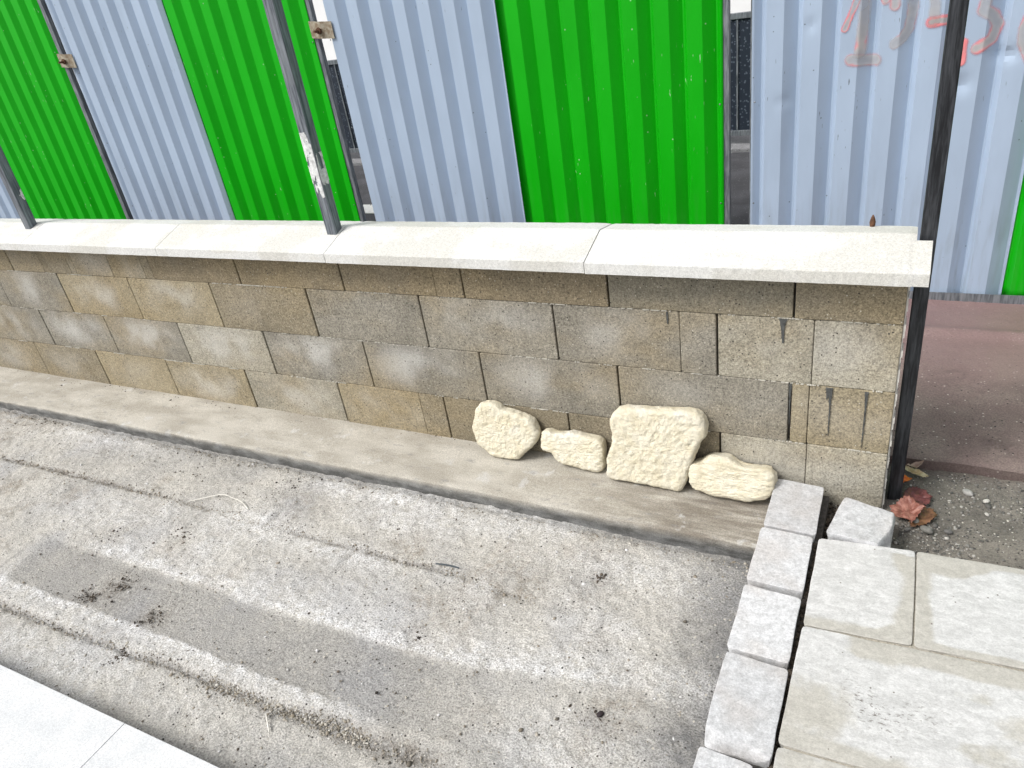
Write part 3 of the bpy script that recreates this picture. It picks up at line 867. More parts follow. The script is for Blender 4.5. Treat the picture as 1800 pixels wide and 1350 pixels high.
# graffiti digits sprayed on the ribs of the right grey sheet (their lower halves are in view)
q = M('faded_red_spray')
p = q.pos()
ed = q.a('edge')
nz = q.noise(p, 22, 3, 0.6)
col = q.mix(q.ramp(q.math('ADD', ed, q.math('MULTIPLY', q.math('SUBTRACT', nz, 0.5), 1.3)), 0.30, 1.0), (0.56, 0.53, 0.51), (0.93, 0.26, 0.27))
q.done(col, 0.6)
q.set(q.bsdf.inputs['Alpha'], q.a('cover'))
MAT_SPRAY = q.mat
def poly_dist(X, Z, pts):
    D = np.full(X.shape, 9.0)
    for (ax, az), (bx, bz) in zip(pts[:-1], pts[1:]):
        dx, dz = bx - ax, bz - az
        t = np.clip(((X - ax) * dx + (Z - az) * dz) / (dx * dx + dz * dz), 0, 1)
        D = np.minimum(D, np.hypot(X - ax - t * dx, Z - az - t * dz))
    return D
def spray(strokes, rad, redness, parent, ph, name='graffiti_digit'):
    xs_ = [a for s in strokes for a, b in s]; zs_ = [b for s in strokes for a, b in s]
    st = 0.004
    xs = np.arange(min(xs_) - rad - .01, max(xs_) + rad + .01, st); zs = np.arange(min(zs_) - rad - .01, max(zs_) + rad + .01, st)
    X, Z = np.meshgrid(xs, zs, indexing='ij')
    D = np.full(X.shape, 9.0)
    for s in strokes:
        D = np.minimum(D, poly_dist(X, Z, s))
    D = D + 0.003 * fbm(X * 40, Z * 40, 3.0, 3)
    Y = FY + rib_profile(X, ph) + 0.0015 * fbm(X * 5, Z * 3, 1.0, 3)
    for (dx, dz, rx, rz, a) in dents:
        Y = Y + a * np.exp(-((X - dx) / rx) ** 2 - ((Z - dz) / rz) ** 2)
    Y = Y - 0.003
    keep = (D < rad)
    kf = keep[:-1, :-1] & keep[1:, 1:] & keep[1:, :-1] & keep[:-1, 1:]
    F = grid_faces(len(xs), len(zs)).reshape(len(xs) - 1, len(zs) - 1, 4)[kf]
    me = fast_mesh(name, np.stack([X, Y, Z], -1).reshape(-1, 3), F)
    f = D / rad
    blot = fbm(X * 14, Z * 14, 7.0, 3)
    edge = np.clip(sstep(0.05, 0.75, f) * 0.75 * redness + max(0, redness - 1) + 0.35 * blot, 0, 1)
    cov = np.clip(0.50 + 0.32 * edge + 0.25 * blot, 0, 0.9) * (1 - sstep(0.45, 1.0, f))
    attr(me, 'edge', edge); attr(me, 'cover', cov)
    link(name, me, MAT_SPRAY, parent, smooth=True)
GP = -0.262
spray([[(0.026, 1.126), (0.048, 1.183), (0.09, 1.30)]], 0.017, 1.3, ga, GP)
spray([[(0.092, 1.30), (0.090, 1.144), (0.086, 1.037)]], 0.027, 0.6, ga, GP)
spray([[(0.055, 1.013), (0.141, 1.004)]], 0.028, 1.0, ga, GP)
spray([[(0.190, 1.33), (0.246, 1.30), (0.252, 1.165), (0.246, 1.108), (0.227, 1.075), (0.202, 1.058)], [(0.163, 1.30), (0.161, 1.215)], [(0.178, 1.30), (0.192, 1.19)]], 0.025, 0.75, ga, GP)
spray([[(0.318, 1.23), (0.325, 1.123)]], 0.024, 0.3, ga, GP)
spray([[(0.316, 1.121), (0.375, 1.123)]], 0.024, 1.35, ga, GP)
spray([[(0.427, 1.043), (0.429, 0.976)]], 0.019, 2.0, ga, GP)
spray([[(0.555, 1.24), (0.488, 1.23), (0.476, 1.145), (0.511, 1.122), (0.527, 1.089), (0.515, 1.044), (0.472, 1.018)]], 0.027, 0.95, ga, GP)
spray([[(0.630, 1.16), (0.608, 1.072), (0.610, 1.026), (0.640, 0.968)]], 0.024, 0.85, ga, GP)

# ------------------------------------------------------------------ street barrier and facade seen through the gaps
q = M('navy_mesh'); p = q.pos()
d = q.vor(p, 45)
MAT_MESH = q.done(q.mix(q.ramp(d, 0.36, 0.2), (0.012, 0.02, 0.035), (0.10, 0.125, 0.16)), 0.6)
bx = -9.0
k = 0
names = ['navy mesh street barrier seen through the left panel gap', 'navy mesh street barrier seen through the gap beside the middle post', 'navy mesh street barrier hidden mostly behind the middle panel', 'navy mesh street barrier seen through the gap left of the graffiti']
for (xa, xb), lb in zip(((-9.6, -7.2), (-7.15, -3.9), (-3.85, -2.0), (-1.95, 1.2)), names):
    e = empty('street_barrier', ((xa + xb) / 2, 4.2, 0.03))
    tag(e, lb, 'barrier', 'navy mesh street barriers')
    box('mesh_infill', xa + .04, xb - .04, 4.205, 4.215, 0.14, 0.93, MAT_MESH, e)
    box('bottom_rail', xa, xb, 4.19, 4.23, 0.10, 0.14, MAT_FRAME, e, 0.003)
    box('top_rail', xa, xb, 4.19, 4.23, 0.93, 0.97, MAT_FRAME, e, 0.003)
    box('upright', xa, xa + .04, 4.19, 4.23, 0.03, 0.0995, MAT_FRAME, e)
    box('upright', xb - .04, xb, 4.19, 4.23, 0.03, 0.0995, MAT_FRAME, e)
    x = xa + .2
    while x < xb - .1:
        box('bar', x, x + .012, 4.195, 4.204, 0.14, 0.93, MAT_FRAME, e); x += .16
bd = empty('building', (-4, 9.0, 0))
tag(bd, 'white rendered building across the street, glimpsed through the panel gaps', 'building')
box('wall', -30, 22, 9.0, 9.4, 0.0, 4.5, MAT_FACADE, bd)
for z in (0.5, 1.0, 1.5, 2.0):
    box('ledge', -30, 22, 8.985, 8.999, z, z + 0.03, MAT_FARPAVE, bd)

# ------------------------------------------------------------------ limestone pieces leaning on the wall
S1 = [(-0.953, 0.196), (-0.934, 0.205), (-0.902, 0.207), (-0.881, 0.201), (-0.865, 0.187), (-0.844, 0.186), (-0.81, 0.181), (-0.776, 0.172), (-0.75, 0.163), (-0.738, 0.142), (-0.727, 0.111), (-0.737, 0.086), (-0.748, 0.068), (-0.773, 0.044), (-0.79, 0.031), (-0.809, 0.008), (-0.834, 0.002), (-0.877, 0.0), (-0.905, 0.001), (-0.93, 0.011), (-0.947, 0.027), (-0.975, 0.04), (-0.979, 0.064), (-0.99, 0.089), (-0.99, 0.11), (-0.978, 0.145), (-0.968, 0.18)]
S2 = [(-0.715, 0.12), (-0.695, 0.125), (-0.675, 0.118), (-0.649, 0.12), (-0.633, 0.122), (-0.616, 0.129), (-0.594, 0.128), (-0.565, 0.124), (-0.54, 0.123), (-0.515, 0.121), (-0.5, 0.111), (-0.495, 0.09), (-0.494, 0.047), (-0.494, 0.018), (-0.508, 0.002), (-0.526, 0.0), (-0.561, 0.004), (-0.594, 0.006), (-0.62, 0.01), (-0.652, 0.013), (-0.672, 0.024), (-0.679, 0.044), (-0.699, 0.049), (-0.716, 0.05), (-0.726, 0.058), (-0.724, 0.087), (-0.722, 0.11)]
S3 = [(-0.441, 0.255), (-0.418, 0.265), (-0.37, 0.268), (-0.323, 0.27), (-0.262, 0.276), (-0.21, 0.281), (-0.182, 0.279), (-0.163, 0.26), (-0.154, 0.232), (-0.156, 0.202), (-0.173, 0.181), (-0.184, 0.145), (-0.199, 0.104), (-0.206, 0.072), (-0.214, 0.031), (-0.232, 0.003), (-0.25, 0.005), (-0.279, 0.007), (-0.309, 0.01), (-0.346, 0.009), (-0.377, 0.01), (-0.415, 0.011), (-0.454, 0.007), (-0.474, 0.013), (-0.475, 0.037), (-0.473, 0.066), (-0.476, 0.082), (-0.465, 0.108), (-0.455, 0.141), (-0.454, 0.17), (-0.461, 0.196), (-0.462, 0.219), (-0.454, 0.24)]
S4 = [(-0.205, 0.091), (-0.184, 0.102), (-0.174, 0.102), (-0.162, 0.118), (-0.141, 0.127), (-0.11, 0.129), (-0.089, 0.126), (-0.068, 0.114), (-0.054, 0.107), (-0.021, 0.107), (0.011, 0.109), (0.031, 0.108), (0.045, 0.098), (0.05, 0.083), (0.048, 0.058), (0.04, 0.03), (0.028, 0.019), (0.003, 0.013), (-0.026, 0.002), (-0.05, 0.005), (-0.074, 0.004), (-0.108, 0.005), (-0.125, 0.002), (-0.146, 0.005), (-0.165, 0.013), (-0.186, 0.015), (-0.201, 0.033), (-0.206, 0.058), (-0.208, 0.076)]
def limestone(outline, yb, tilt, th, seed, label, freq=(1, 1), step=None):
    P = np.array(outline)
    N = 320
    d = np.r_[0, np.cumsum(np.hypot(*np.diff(np.vstack([P, P[:1]]), axis=0).T))]
    t = np.linspace(0, d[-1], N, endpoint=False)
    Q = np.vstack([P, P[:1]])
    ox = np.interp(t, d, Q[:, 0]); oz = np.interp(t, d, Q[:, 1])
    k = np.array([1, 2, 3, 2, 1]) / 9.0
    sm = lambda a: sum(k[i] * np.roll(a, (i - 2) * 2) for i in range(5))
    ox, oz = sm(ox), sm(oz)
    cx, cz = ox.mean(), oz.mean()
    RR = 46
    # ring radius and depth along a rounded front, side and flat back
    r_front = np.linspace(0.0, 1.0, RR)
    rings = []
    size = 0.5 * min(ox.max() - ox.min(), oz.max() - oz.min())
    er = 0.016 / size
    for r in r_front:
        e = max(0.0, (r * 1.0 - (1 - er)) / er)
        rings.append((r * (1 - 0.04 * 0), th * 0.5 - 0.014 * (1 - math.sqrt(max(0, 1 - e * e)))))
    for zz_ in np.linspace(th * 0.5 - 0.018, -th * 0.5 + 0.006, 9):
        rings.append((1.0, zz_))
    for r in np.linspace(0.985, 0.0, 12):
        rings.append((r, -th * 0.5))
    V = []
    for r, w in rings:
        V.append(np.stack([(ox - cx) * r, np.full(N, w), (oz - cz) * r], -1))
    V = np.stack(V, 0)           # rings x N x 3   local: x, w (towards viewer), z
    x, w, z = V[..., 0], V[..., 1], V[..., 2]
    a = fbm(x * 78 * freq[0] + seed, z * 78 * freq[1], w * 78, 3, 0.6)
    b = fbm(x * 16 * freq[0] + seed, z * 16 * freq[1], w * 16, 3)
    ridge = 1 - np.abs(fbm(x * 110 * freq[0] + seed, z * 110 * freq[1], w * 110, 2))
    rad = np.hypot(x, z) + 1e-6
    face = np.linspace(0, 1, RR)[:, None]
    amt = np.ones(V.shape[:2])
    amt[RR + 9:] *= 0.2
    disp = (0.0050 * a + 0.0026 * b + 0.0014 * (ridge - 0.7)) * amt
    front = np.zeros(V.shape[:2]); front[:RR] = 1.0 - sstep(0.93, 1.0, face)
    w2 = w + disp * np.maximum(front, 0.15)
    side = 1 - front
    side[RR + 9:] = np.linspace(1, 0, V.shape[0] - RR - 9)[:, None]
    x2 = x + x / rad * disp * side * 0.9; z2 = z + z / rad * disp * side * 0.9
    if step is not None:
        s = sstep(0.0, 0.004, (z2 + cz) - step(x2 + cx))
        w2 = np.where(w2 > -th * 0.45, w2 - 0.018 * s, w2)
    V = np.stack([x2, -w2, z2], -1)
    nr = V.shape[0]
    I, J = np.meshgrid(np.arange(nr - 1), np.arange(N), indexing='ij')
    J2 = (J + 1) % N
    F = np.stack([I * N + J, I * N + J2, (I + 1) * N + J2, (I + 1) * N + J], -1).reshape(-1, 4)
    V = V.reshape(-1, 3)
    # stand it: tilt back, lowest point on the ledge, back on the wall
    ct, st_ = math.cos(tilt), math.sin(tilt)
    yv = V[:, 1] - th * 0.5 * 0 ; zv = V[:, 2]
    Y = yv * ct + zv * st_; Z = -yv * st_ + zv * ct
    V = np.stack([V[:, 0], Y, Z], -1)
    zmin = V[:, 2].min()
    ledge = min(0.018, 0.004 + 0.0032 * (cx + 4.0))
    V[:, 2] -= zmin
    V[:, 1] -= V[:, 1].max()
    me = fast_mesh('limestone_piece', V, F[:, ::-1])
    o = link('limestone_piece', me, MAT_LIME, None, (cx, -0.002, ledge - 0.001), smooth=True)
    tag(o, label, 'stone', 'rough limestone pieces leaning on the wall')
limestone(S1, -.075, R(12), 0.042, 1.0, 'rounded rough cream limestone piece, leftmost of the four against the wall')
limestone(S2, -.077, R(16), 0.046, 7.0, 'small cream limestone piece with a narrow left end, second from left', (0.9, 1.4))
limestone(S3, -.099, R(12), 0.048, 13.0, 'largest cream limestone slab, almost square, leaning against the wall')
limestone(S4, -.10, R(20), 0.06, 21.0, 'long low cream limestone piece with a hump, beside the grey setts', (0.5, 1.6), lambda x: 0.1005 + 0.004 * np.sin(x * 40))

# ------------------------------------------------------------------ stones of the pavement: setts and slabs
def stone(name, quad, ztop, h, mat, parent, nx=24, ny=24, amp=0.002, rnd=0.006, wob=0.003, seed=0.0, slope=(0, 0), attrs=None, chip=None, top_only=False):
    """riven stone from four XY corners (counter-clockwise), rounded rim and uneven edges"""
    q4 = np.array(quad, float)
    cx, cy = q4[:, 0].mean(), q4[:, 1].mean()
    u = np.linspace(0, 1, nx); v_ = np.linspace(0, 1, ny)
    u = 0.5 - 0.5 * np.cos(np.pi * u) if True else u
    v_ = 0.5 - 0.5 * np.cos(np.pi * v_)
    U, Vv = np.meshgrid(u, v_, indexing='ij')
    XY = ((1 - U)[..., None] * (1 - Vv)[..., None] * q4[0] + U[..., None] * (1 - Vv)[..., None] * q4[1] + U[..., None] * Vv[..., None] * q4[2] + (1 - U)[..., None] * Vv[..., None] * q4[3])
    X, Y = XY[..., 0], XY[..., 1]
    Lx = np.hypot(*(q4[1] - q4[0])); Ly = np.hypot(*(q4[3] - q4[0]))
    ex = np.minimum(U, 1 - U) * Lx; ey = np.minimum(Vv, 1 - Vv) * Ly
    e = np.minimum(ex, ey)
    near = np.exp(-e / 0.03)
    X = X + near * wob * fbm(XY[..., 0] * 14 + seed, XY[..., 1] * 14, seed, 3)
    Y = Y + near * wob * fbm(XY[..., 0] * 14 + seed + 31, XY[..., 1] * 14, seed + 5, 3)
    # pull corners in
    corner = np.exp(-(ex ** 2 + ey ** 2) / (0.006 ** 2)) * 0.0022
    X = X + corner * np.sign(cx - X); Y = Y + corner * np.sign(cy - Y)
    t = np.clip(1 - e / rnd, 0, 1)
    Z = ztop - rnd * 0.8 * (1 - np.sqrt(np.clip(1 - t * t, 0, 1))) + amp * fbm(X * 12 + seed, Y * 12, seed, 4) + amp * 0.4 * fbm(X * 50, Y * 50, seed, 3)
    Z = Z + slope[0] * (X - cx) + slope[1] * (Y - cy)
    if chip is not None:
        Z = Z - chip(X, Y)
    P = np.stack([X - cx, Y - cy, Z - (ztop - h)], -1).reshape(-1, 3)
    F = grid_faces(nx, ny)
    # skirt
    ring = [i * ny for i in range(nx)] + [(nx - 1) * ny + j for j in range(1, ny)] + [i * ny + ny - 1 for i in range(nx - 2, -1, -1)] + [j for j in range(ny - 2, 0, -1)]
    ring = np.array(ring)
    allV = [P]; prev = ring; base = len(P); FF = [F]
    n = len(ring)
    for s, (zf, out) in enumerate(((0.8, -0.002), (0.4, -0.005), (0.0, -0.010))):
        r = P[ring].copy()
        dirv = r[:, :2] / (np.linalg.norm(r[:, :2], axis=1, keepdims=True) + 1e-9)
        rough = 0.003 * fbm(r[:, 0] * 30 + seed + s, r[:, 1] * 30, seed + s, 3)
        r[:, :2] += dirv * (out + rough - 0.002)[:, None] if np.ndim(rough) else 0
        r[:, 2] = r[:, 2] * zf
        allV.append(r)
        cur = base + np.arange(n); base += n
        i2 = np.roll(np.arange(n), -1)
        FF.append(np.stack([prev[np.arange(n)], cur[np.arange(n)], cur[i2], prev[i2]], -1))
        prev = cur
    V = np.vstack(allV)
    me = fast_mesh(name, V, np.vstack(FF))
    nsk = len(V) - nx * ny
    for k_, fn in (attrs or {}).items():
        attr(me, k_, np.concatenate([np.asarray(fn(X, Y, e)).ravel(), np.full(nsk, 0.6 if k_ == 'wet' else 0)]))
    o = link(name, me, mat, parent, (cx, cy, ztop - h), smooth=True)
    me.set_sharp_from_angle(angle=R(32))
    return o

# sett edging on its dirt bed
bm = bmesh.new(); box_bm(bm, 0.052, 0.197, -1.75, -0.030, -0.11, 0.046)
sb = bm_obj('sett_edging', bm, MAT_JOINT)
tag(sb, 'single row of pale grey granite setts between concrete floor and slabs', 'edging')
ys = [(-0.026, -0.246), (-0.253, -0.464), (-0.484, -0.694), (-0.707, -0.926), (-0.957, -1.175), (-1.185, -1.41), (-1.42, -1.64)]
for i, (ya, yb) in enumerate(ys):
    dx = [0.0, -0.003, -0.002, 0.001, 0.0, 0.001, 0.0][i]
    xr = [0.185, 0.186, 0.186, 0.187, 0.160, 0.185, 0.186][i]
    ch = None
    if i == 3:
        ch = lambda X, Y: 0.035 * sstep(0.0, 0.022, (-0.910 - 0.03 * (X - .05) / .14 - Y) + 0.006 * fbm(X * 40, Y * 40, 2.0, 2))
    stone('sett', [(0.047 + dx, yb - (0.012 if i == 3 else 0)), (xr + dx, yb - (0.02 if i == 3 else 0.002)), (xr - 0.003 + dx, ya - 0.006), (0.047 + dx, ya)], 0.080 + [0, .0, .002, .004, -.002, 0, 0][i], 0.11, MAT_SETT, sb, 44, 60, 0.0020, 0.0020, 0.0025, 3.7 * i + 1, (0, 0), None, ch)

# slabs on a bed
bm = bmesh.new(); box_bm(bm, 0.205, 1.9, -1.9, -0.262, -0.11, 0.0735)
pb = bm_obj('paving_bed', bm, plain('joint_sand', (0.36, 0.335, 0.28), 0.95, 0, 0.4, 150)); tag(pb, kind='structure')
def nb(X, Y, s=0): return fbm(X * 7 + s, Y * 7, 4.0 + s, 4)
def wetA(X, Y, e):
    w = np.maximum(sstep(0.365, 0.415, X + 0.02 * nb(X, Y) + 0.03 * sstep(-0.36, -0.26, Y)), sstep(-0.515, -0.56, Y + 0.025 * nb(X, Y, 3) - 0.05 * sstep(.33, .42, X)))
    w = np.where((Y > -0.262) & (X > .34), 0.15, w)
    return np.clip(w, 0, 1)
def wetB(X, Y, e):
    w = np.maximum(sstep(-0.335, -0.305, Y + 0.02 * nb(X, Y) - 0.10 * sstep(.5, .68, X)), sstep(0.475, 0.44, X + 0.03 * nb(X, Y, 2)))
    return np.clip(np.maximum(w, sstep(0.028, 0.008, e + 0.012 * nb(X, Y, 5))), 0, 1)
def wetC(X, Y, e):
    w = np.maximum(sstep(-0.63, -0.605, Y + 0.02 * nb(X, Y)) * sstep(.27, .33, X), 0.95 * np.exp(-((X - .245) / .09) ** 2 - ((Y + .80) / .09) ** 2))
    w = np.maximum(w, sstep(-0.83, -0.875, Y + 0.03 * nb(X, Y, 7)))
    w = np.maximum(w, 0.65 * sstep(0.15, 0.5, nb(X * .7, Y * 1.6, 9) + 0.1 * (X - .4)))
    return np.clip(w, 0, 1)
def dirtC(X, Y, e):
    return np.clip(np.exp(-((X - .35 + .6 * (Y + .75)) / .05) ** 2 - ((Y + .76) / .055) ** 2) + 0.7 * np.exp(-((X - .45) / .05) ** 2 - ((Y + .74) / .04) ** 2) + 0.3 * np.exp(-((X - .28) / .03) ** 2 - ((Y + .66) / .03) ** 2), 0, 1)
zero = lambda X, Y, e: 0 * X
SL = dict(amp=0.0026, rnd=0.0016, wob=0.0018)
stone('paving_slab', [(0.197, -0.570), (0.4265, -0.558), (0.4225, -0.238), (0.1935, -0.257)], 0.080, 0.07, MAT_SLAB, pb, 40, 48, seed=2.0, attrs={'wet': wetA, 'dirt': zero}, **SL)
stone('paving_slab', [(0.4295, -0.558), (1.05, -0.535), (1.06, -0.222), (0.4265, -0.241)], 0.080, 0.07, MAT_SLAB, pb, 60, 48, seed=5.0, attrs={'wet': wetB, 'dirt': zero}, **SL)
stone('paving_slab', [(0.193, -0.900), (1.0, -0.880), (1.0, -0.542), (0.1955, -0.576)], 0.080, 0.07, MAT_SLAB, pb, 80, 48, seed=9.0, attrs={'wet': wetC, 'dirt': dirtC}, **SL)
stone('paving_slab', [(0.194, -1.45), (0.9, -1.43), (0.9, -0.886), (0.1935, -0.906)], 0.079, 0.07, MAT_SLAB, pb, 50, 48, seed=14.0, attrs={'wet': lambda X, Y, e: 0.7 + 0 * X, 'dirt': zero}, **SL)

# loose sett lying askew by the wall corner
def chipL(X, Y):
    return 0.035 * sstep(0.0, 0.016, (X - (0.364 - 0.03 * np.clip((-0.17 - Y) / 0.08, 0, 1))) + 0.004 * fbm(X * 40, Y * 40, 2.0, 2))
ls = stone('loose_sett', [(0.207, -0.243), (0.362, -0.252), (0.374, -0.116), (0.240, -0.084)], 0.092, 0.10, MAT_SETT, None, 64, 64, 0.003, 0.002, 0.003, 44.0, (-0.02, 0.03), None, chipL)
tag(ls, 'loose chipped grey sett lying askew at the wall corner', 'sett')

# white smooth paving in the near left corner
bm = bmesh.new(); box_bm(bm, -3.2, 0.3, -2.4, -1.38, -0.11, 0.01)
wb = bm_obj('white_paving_bed', bm, MAT_JOINT); tag(wb, kind='structure')
for xa, xb in ((-3.17, -2.219), (-2.217, -1.2642), (-1.2622, -0.31)):
    bm = bmesh.new()
    cx = (xa + xb) / 2
    box_bm(bm, xa - cx, xb - cx, -0.5, 0.5, 0, 0.05)
    bm_obj('paving_slab', bm, MAT_WHITE, wb, (cx, -1.8715, 0.0105), 0.0012)

# ------------------------------------------------------------------ loose bits
ico = bmesh.new(); bmesh.ops.create_icosphere(ico, subdivisions=1, radius=1.0)
ICO_V = np.array([v.co[:] for v in ico.verts]); ICO_F = np.array([[v.index for v in f.verts] for f in ico.faces]); ico.free()
def scatter(name, XY, Z, size, mat, seed, flat_=0.7, embed=0.25):
    n = len(XY); g = np.random.default_rng(seed)
    ang = g.uniform(0, 6.28, n); sx = size * g.uniform(0.7, 1.3, n); sy = size * g.uniform(0.6, 1.1, n); sz = size * flat_ * g.uniform(0.6, 1.1, n)
    J = 1 + g.uniform(-0.22, 0.22, (n, len(ICO_V), 1))
    B = ICO_V[None] * J
    x = B[..., 0] * sx[:, None]; y = B[..., 1] * sy[:, None]; z = B[..., 2] * sz[:, None]
    c, s = np.cos(ang)[:, None], np.sin(ang)[:, None]
    V = np.stack([XY[:, 0:1] + x * c - y * s, XY[:, 1:2] + x * s + y * c, Z[:, None] + sz[:, None] * (1 - 2 * embed) + z], -1)
    F = ICO_F[None] + (np.arange(n) * len(ICO_V))[:, None, None]
    me = fast_mesh(name, V.reshape(-1, 3), F.reshape(-1, 3))
    attr(me, 'tone', np.repeat(g.uniform(0, 1, n), len(ICO_V)))
    return link(name, me, mat)
def grit_mat(name, ramp_cols):
    q = M(name)
    nd = q.nt.nodes.new('ShaderNodeValToRGB')
    q.nt.links.new(q.a('tone'), nd.inputs[0])
    el = nd.color_ramp.elements
    el[0].position = 0; el[0].color = ramp_cols[0] + (1,)
    el[1].position = 1; el[1].color = ramp_cols[-1] + (1,)
    for i, c in enumerate(ramp_cols[1:-1]):
        x = el.new((i + 1) / (len(ramp_cols) - 1)); x.color = c + (1,)
    return q.done(nd.outputs[0], 0.9)
MAT_GRIT = grit_mat('grit', [(0.10, 0.09, 0.075), (0.26, 0.225, 0.17), (0.36, 0.33, 0.28), (0.42, 0.39, 0.33), (0.62, 0.60, 0.55)])
MAT_SOIL = grit_mat('soil', [(0.025, 0.02, 0.017), (0.07, 0.055, 0.04), (0.13, 0.105, 0.08)])

def fz(XY):
    X, Y = XY[:, 0], XY[:, 1]
    n1, n2, n3, strip, lA, lB, white, dark, brown = floor_masks(X, Y)
    return -0.032 + 0.004 * n1 + (1 - .75 * strip) * (0.0034 * n2 + 0.0042 * n3) - 0.012 * np.exp(-((Y + 0.27) / 0.03) ** 2) - 0.006 * lA - 0.008 * lB
g = np.random.default_rng(5)
xa = g.uniform(-3.4, -0.5, 1500); A_ = np.stack([xa, lineA(xa) + g.normal(0, 0.011, 1500)], -1)
xb_ = np.concatenate([g.uniform(-2.6, -0.5, 1700), g.uniform(-1.25, -0.7, 1100)]); B_ = np.stack([xb_, lineB(xb_) + g.normal(0, 0.015, 2800)], -1)
C_ = np.stack([g.uniform(-4.2, 0.03, 2600), g.uniform(-1.36, -0.29, 2600)], -1)
xd = g.uniform(-3.6, 0.03, 1500); D_ = np.stack([xd, -0.285 - np.abs(g.normal(0, 0.02, 1500))], -1)
XY = np.vstack([A_, B_, C_, D_])
sz = np.exp(g.normal(math.log(0.0019), 0.42, len(XY)))
tag(scatter('loose_grit', XY, fz(XY), sz, MAT_GRIT, 3), 'loose beige grit scattered over the concrete floor and its grooves', 'grit', kind='stuff')
Q0 = np.stack([g.uniform(-3.6, 0.0, 60000), g.uniform(-1.36, -.29, 60000)], -1)
wm = floor_masks(Q0[:, 0], Q0[:, 1])[6]
Q0 = Q0[g.uniform(0, 1, len(Q0)) < 0.22 * wm ** 1.5 + 0.01]
MAT_LIMECR = grit_mat('lime_crumb', [(0.45, 0.44, 0.42), (0.62, 0.61, 0.6), (0.74, 0.74, 0.74)])
tag(scatter('lime_crumbs', Q0, fz(Q0), np.exp(g.normal(math.log(0.0021), .4, len(Q0))), MAT_LIMECR, 31, 0.6, 0.35), 'white lime crumbs crusted in bands on the concrete floor', 'lime', kind='stuff')
cl = []
for (cx, cy, r, n) in ((-1.83, -0.955, .035, 60), (-1.86, -0.985, .04, 40), (-1.895, -1.046, .03, 70), (-1.93, -1.05, .03, 40), (-1.604, -1.042, .045, 90), (-1.576, -1.186, .035, 60), (-1.85, -0.72, .06, 40), (-2.1, -.80, .08, 50), (-0.36, -.47, .02, 50), (-0.21, -.90, .05, 40), (-0.779, -.821, .03, 30), (-1.63, -.37, .1, 60), (-2.2, -.33, .15, 80), (-3.3, -.26, .2, 80)):
    cl.append(np.stack([g.normal(cx, r * .6, n), g.normal(cy, r * .5, n)], -1))
cl.append(np.stack([g.uniform(-3.4, 0, 260), g.uniform(-1.36, -.29, 260)], -1))
XY = np.vstack(cl); sz = np.minimum(np.exp(g.normal(math.log(0.0019), 0.5, len(XY))), 0.0048)
tag(scatter('soil_crumbs', XY, fz(XY), sz, MAT_SOIL, 4), 'dark soil crumbs in clusters on the concrete floor', 'soil', kind='stuff')
# crumbs on the footing
XY = np.stack([np.concatenate([g.uniform(-4, -.9, 350), g.uniform(-4, -2.2, 250)]), np.concatenate([-np.abs(g.normal(0.0, .035, 350)) - .004, -np.abs(g.normal(0.0, .03, 250)) - .004])], -1)
tag(scatter('footing_crumbs', XY, 0.004 + 0.0032 * (XY[:, 0] + 4.0), np.exp(g.normal(math.log(0.0017), .45, 600)), MAT_SOIL, 6), 'dark crumbs along the foot of the block wall', 'soil', kind='stuff')
XY = np.stack([g.uniform(0.19, 0.33, 700), g.uniform(-0.24, -0.006, 700)], -1)
tag(scatter('soil_pocket', XY, zg(XY[:, 0], XY[:, 1]) + 0.004, np.exp(g.normal(math.log(0.0035), .5, 700)), MAT_SOIL, 12), 'dark crumbly soil between the setts, the loose sett and the wall', 'soil', kind='stuff')
XY = np.stack([g.uniform(0.184, 0.200, 900), g.uniform(-1.0, -0.24, 900)], -1)
tag(scatter('joint_grit', XY, np.full(900, 0.045), np.exp(g.normal(math.log(0.0028), .5, 900)), MAT_SOIL, 14), 'dark grit filling the long joint between setts and slabs', 'soil', kind='stuff')
# gravel on the right
XY = np.vstack([np.stack([g.uniform(0.19, 1.5, 2600), g.uniform(-0.24, 0.235, 2600)], -1), np.stack([g.uniform(0.38, .56, 500), g.uniform(-0.22, -.02, 500)], -1), np.stack([g.uniform(0.5, 1.2, 600), g.uniform(.05, .23, 600)], -1)])
XY = XY[(XY[:, 1] < -0.02) | (XY[:, 0] > 0.345)]
MAT_GRAVEL = grit_mat('gravel', [(0.06, 0.06, 0.058), (0.12, 0.115, 0.105), (0.17, 0.165, 0.15), (0.24, 0.23, 0.21), (0.5, 0.48, 0.44)])
tag(scatter('loose_gravel', XY, zg(XY[:, 0], XY[:, 1]), np.exp(g.normal(math.log(0.0024), .45, len(XY))), MAT_GRAVEL, 8), 'fine grey gravel strewn on the low ground right of the wall', 'gravel', kind='stuff')

def pebble(x, y, z, r, col, label, seed):
    bm = bmesh.new(); bmesh.ops.create_icosphere(bm, subdivisions=3, radius=1.0)
    for v_ in bm.verts:
        c = v_.co
        k_ = 1 + 0.16 * float(fbm(np.array([c.x * 1.3 + seed]), np.array([c.y * 1.3]), c.z * 1.3, 3)[0])
        v_.co = Vector((c.x * r * 1.25 * k_, c.y * r * .85 * k_, c.z * r * .7 * k_))
    o = bm_obj('pebble', bm, plain('pebble_stone', col, 0.75, 0, 0.25, 120), None, (x, y, z + r * .5), smooth=True)
    o.rotation_euler = (0, 0, seed)
    tag(o, label, 'pebble', 'loose pebbles on the ground')
pebble(0.452, -0.062, 0.002, 0.014, (0.17, 0.165, 0.15), 'largest flat grey pebble below the brown leaves', 2.6)
pebble(0.424, -0.030, 0.0, 0.010, (0.19, 0.185, 0.17), 'dull grey pebble touching the brown leaf, upper of a pair', 1.0)
pebble(0.405, -0.068, 0.0, 0.008, (0.15, 0.145, 0.135), 'small dark pebble wedged next to the loose sett', 4.0)
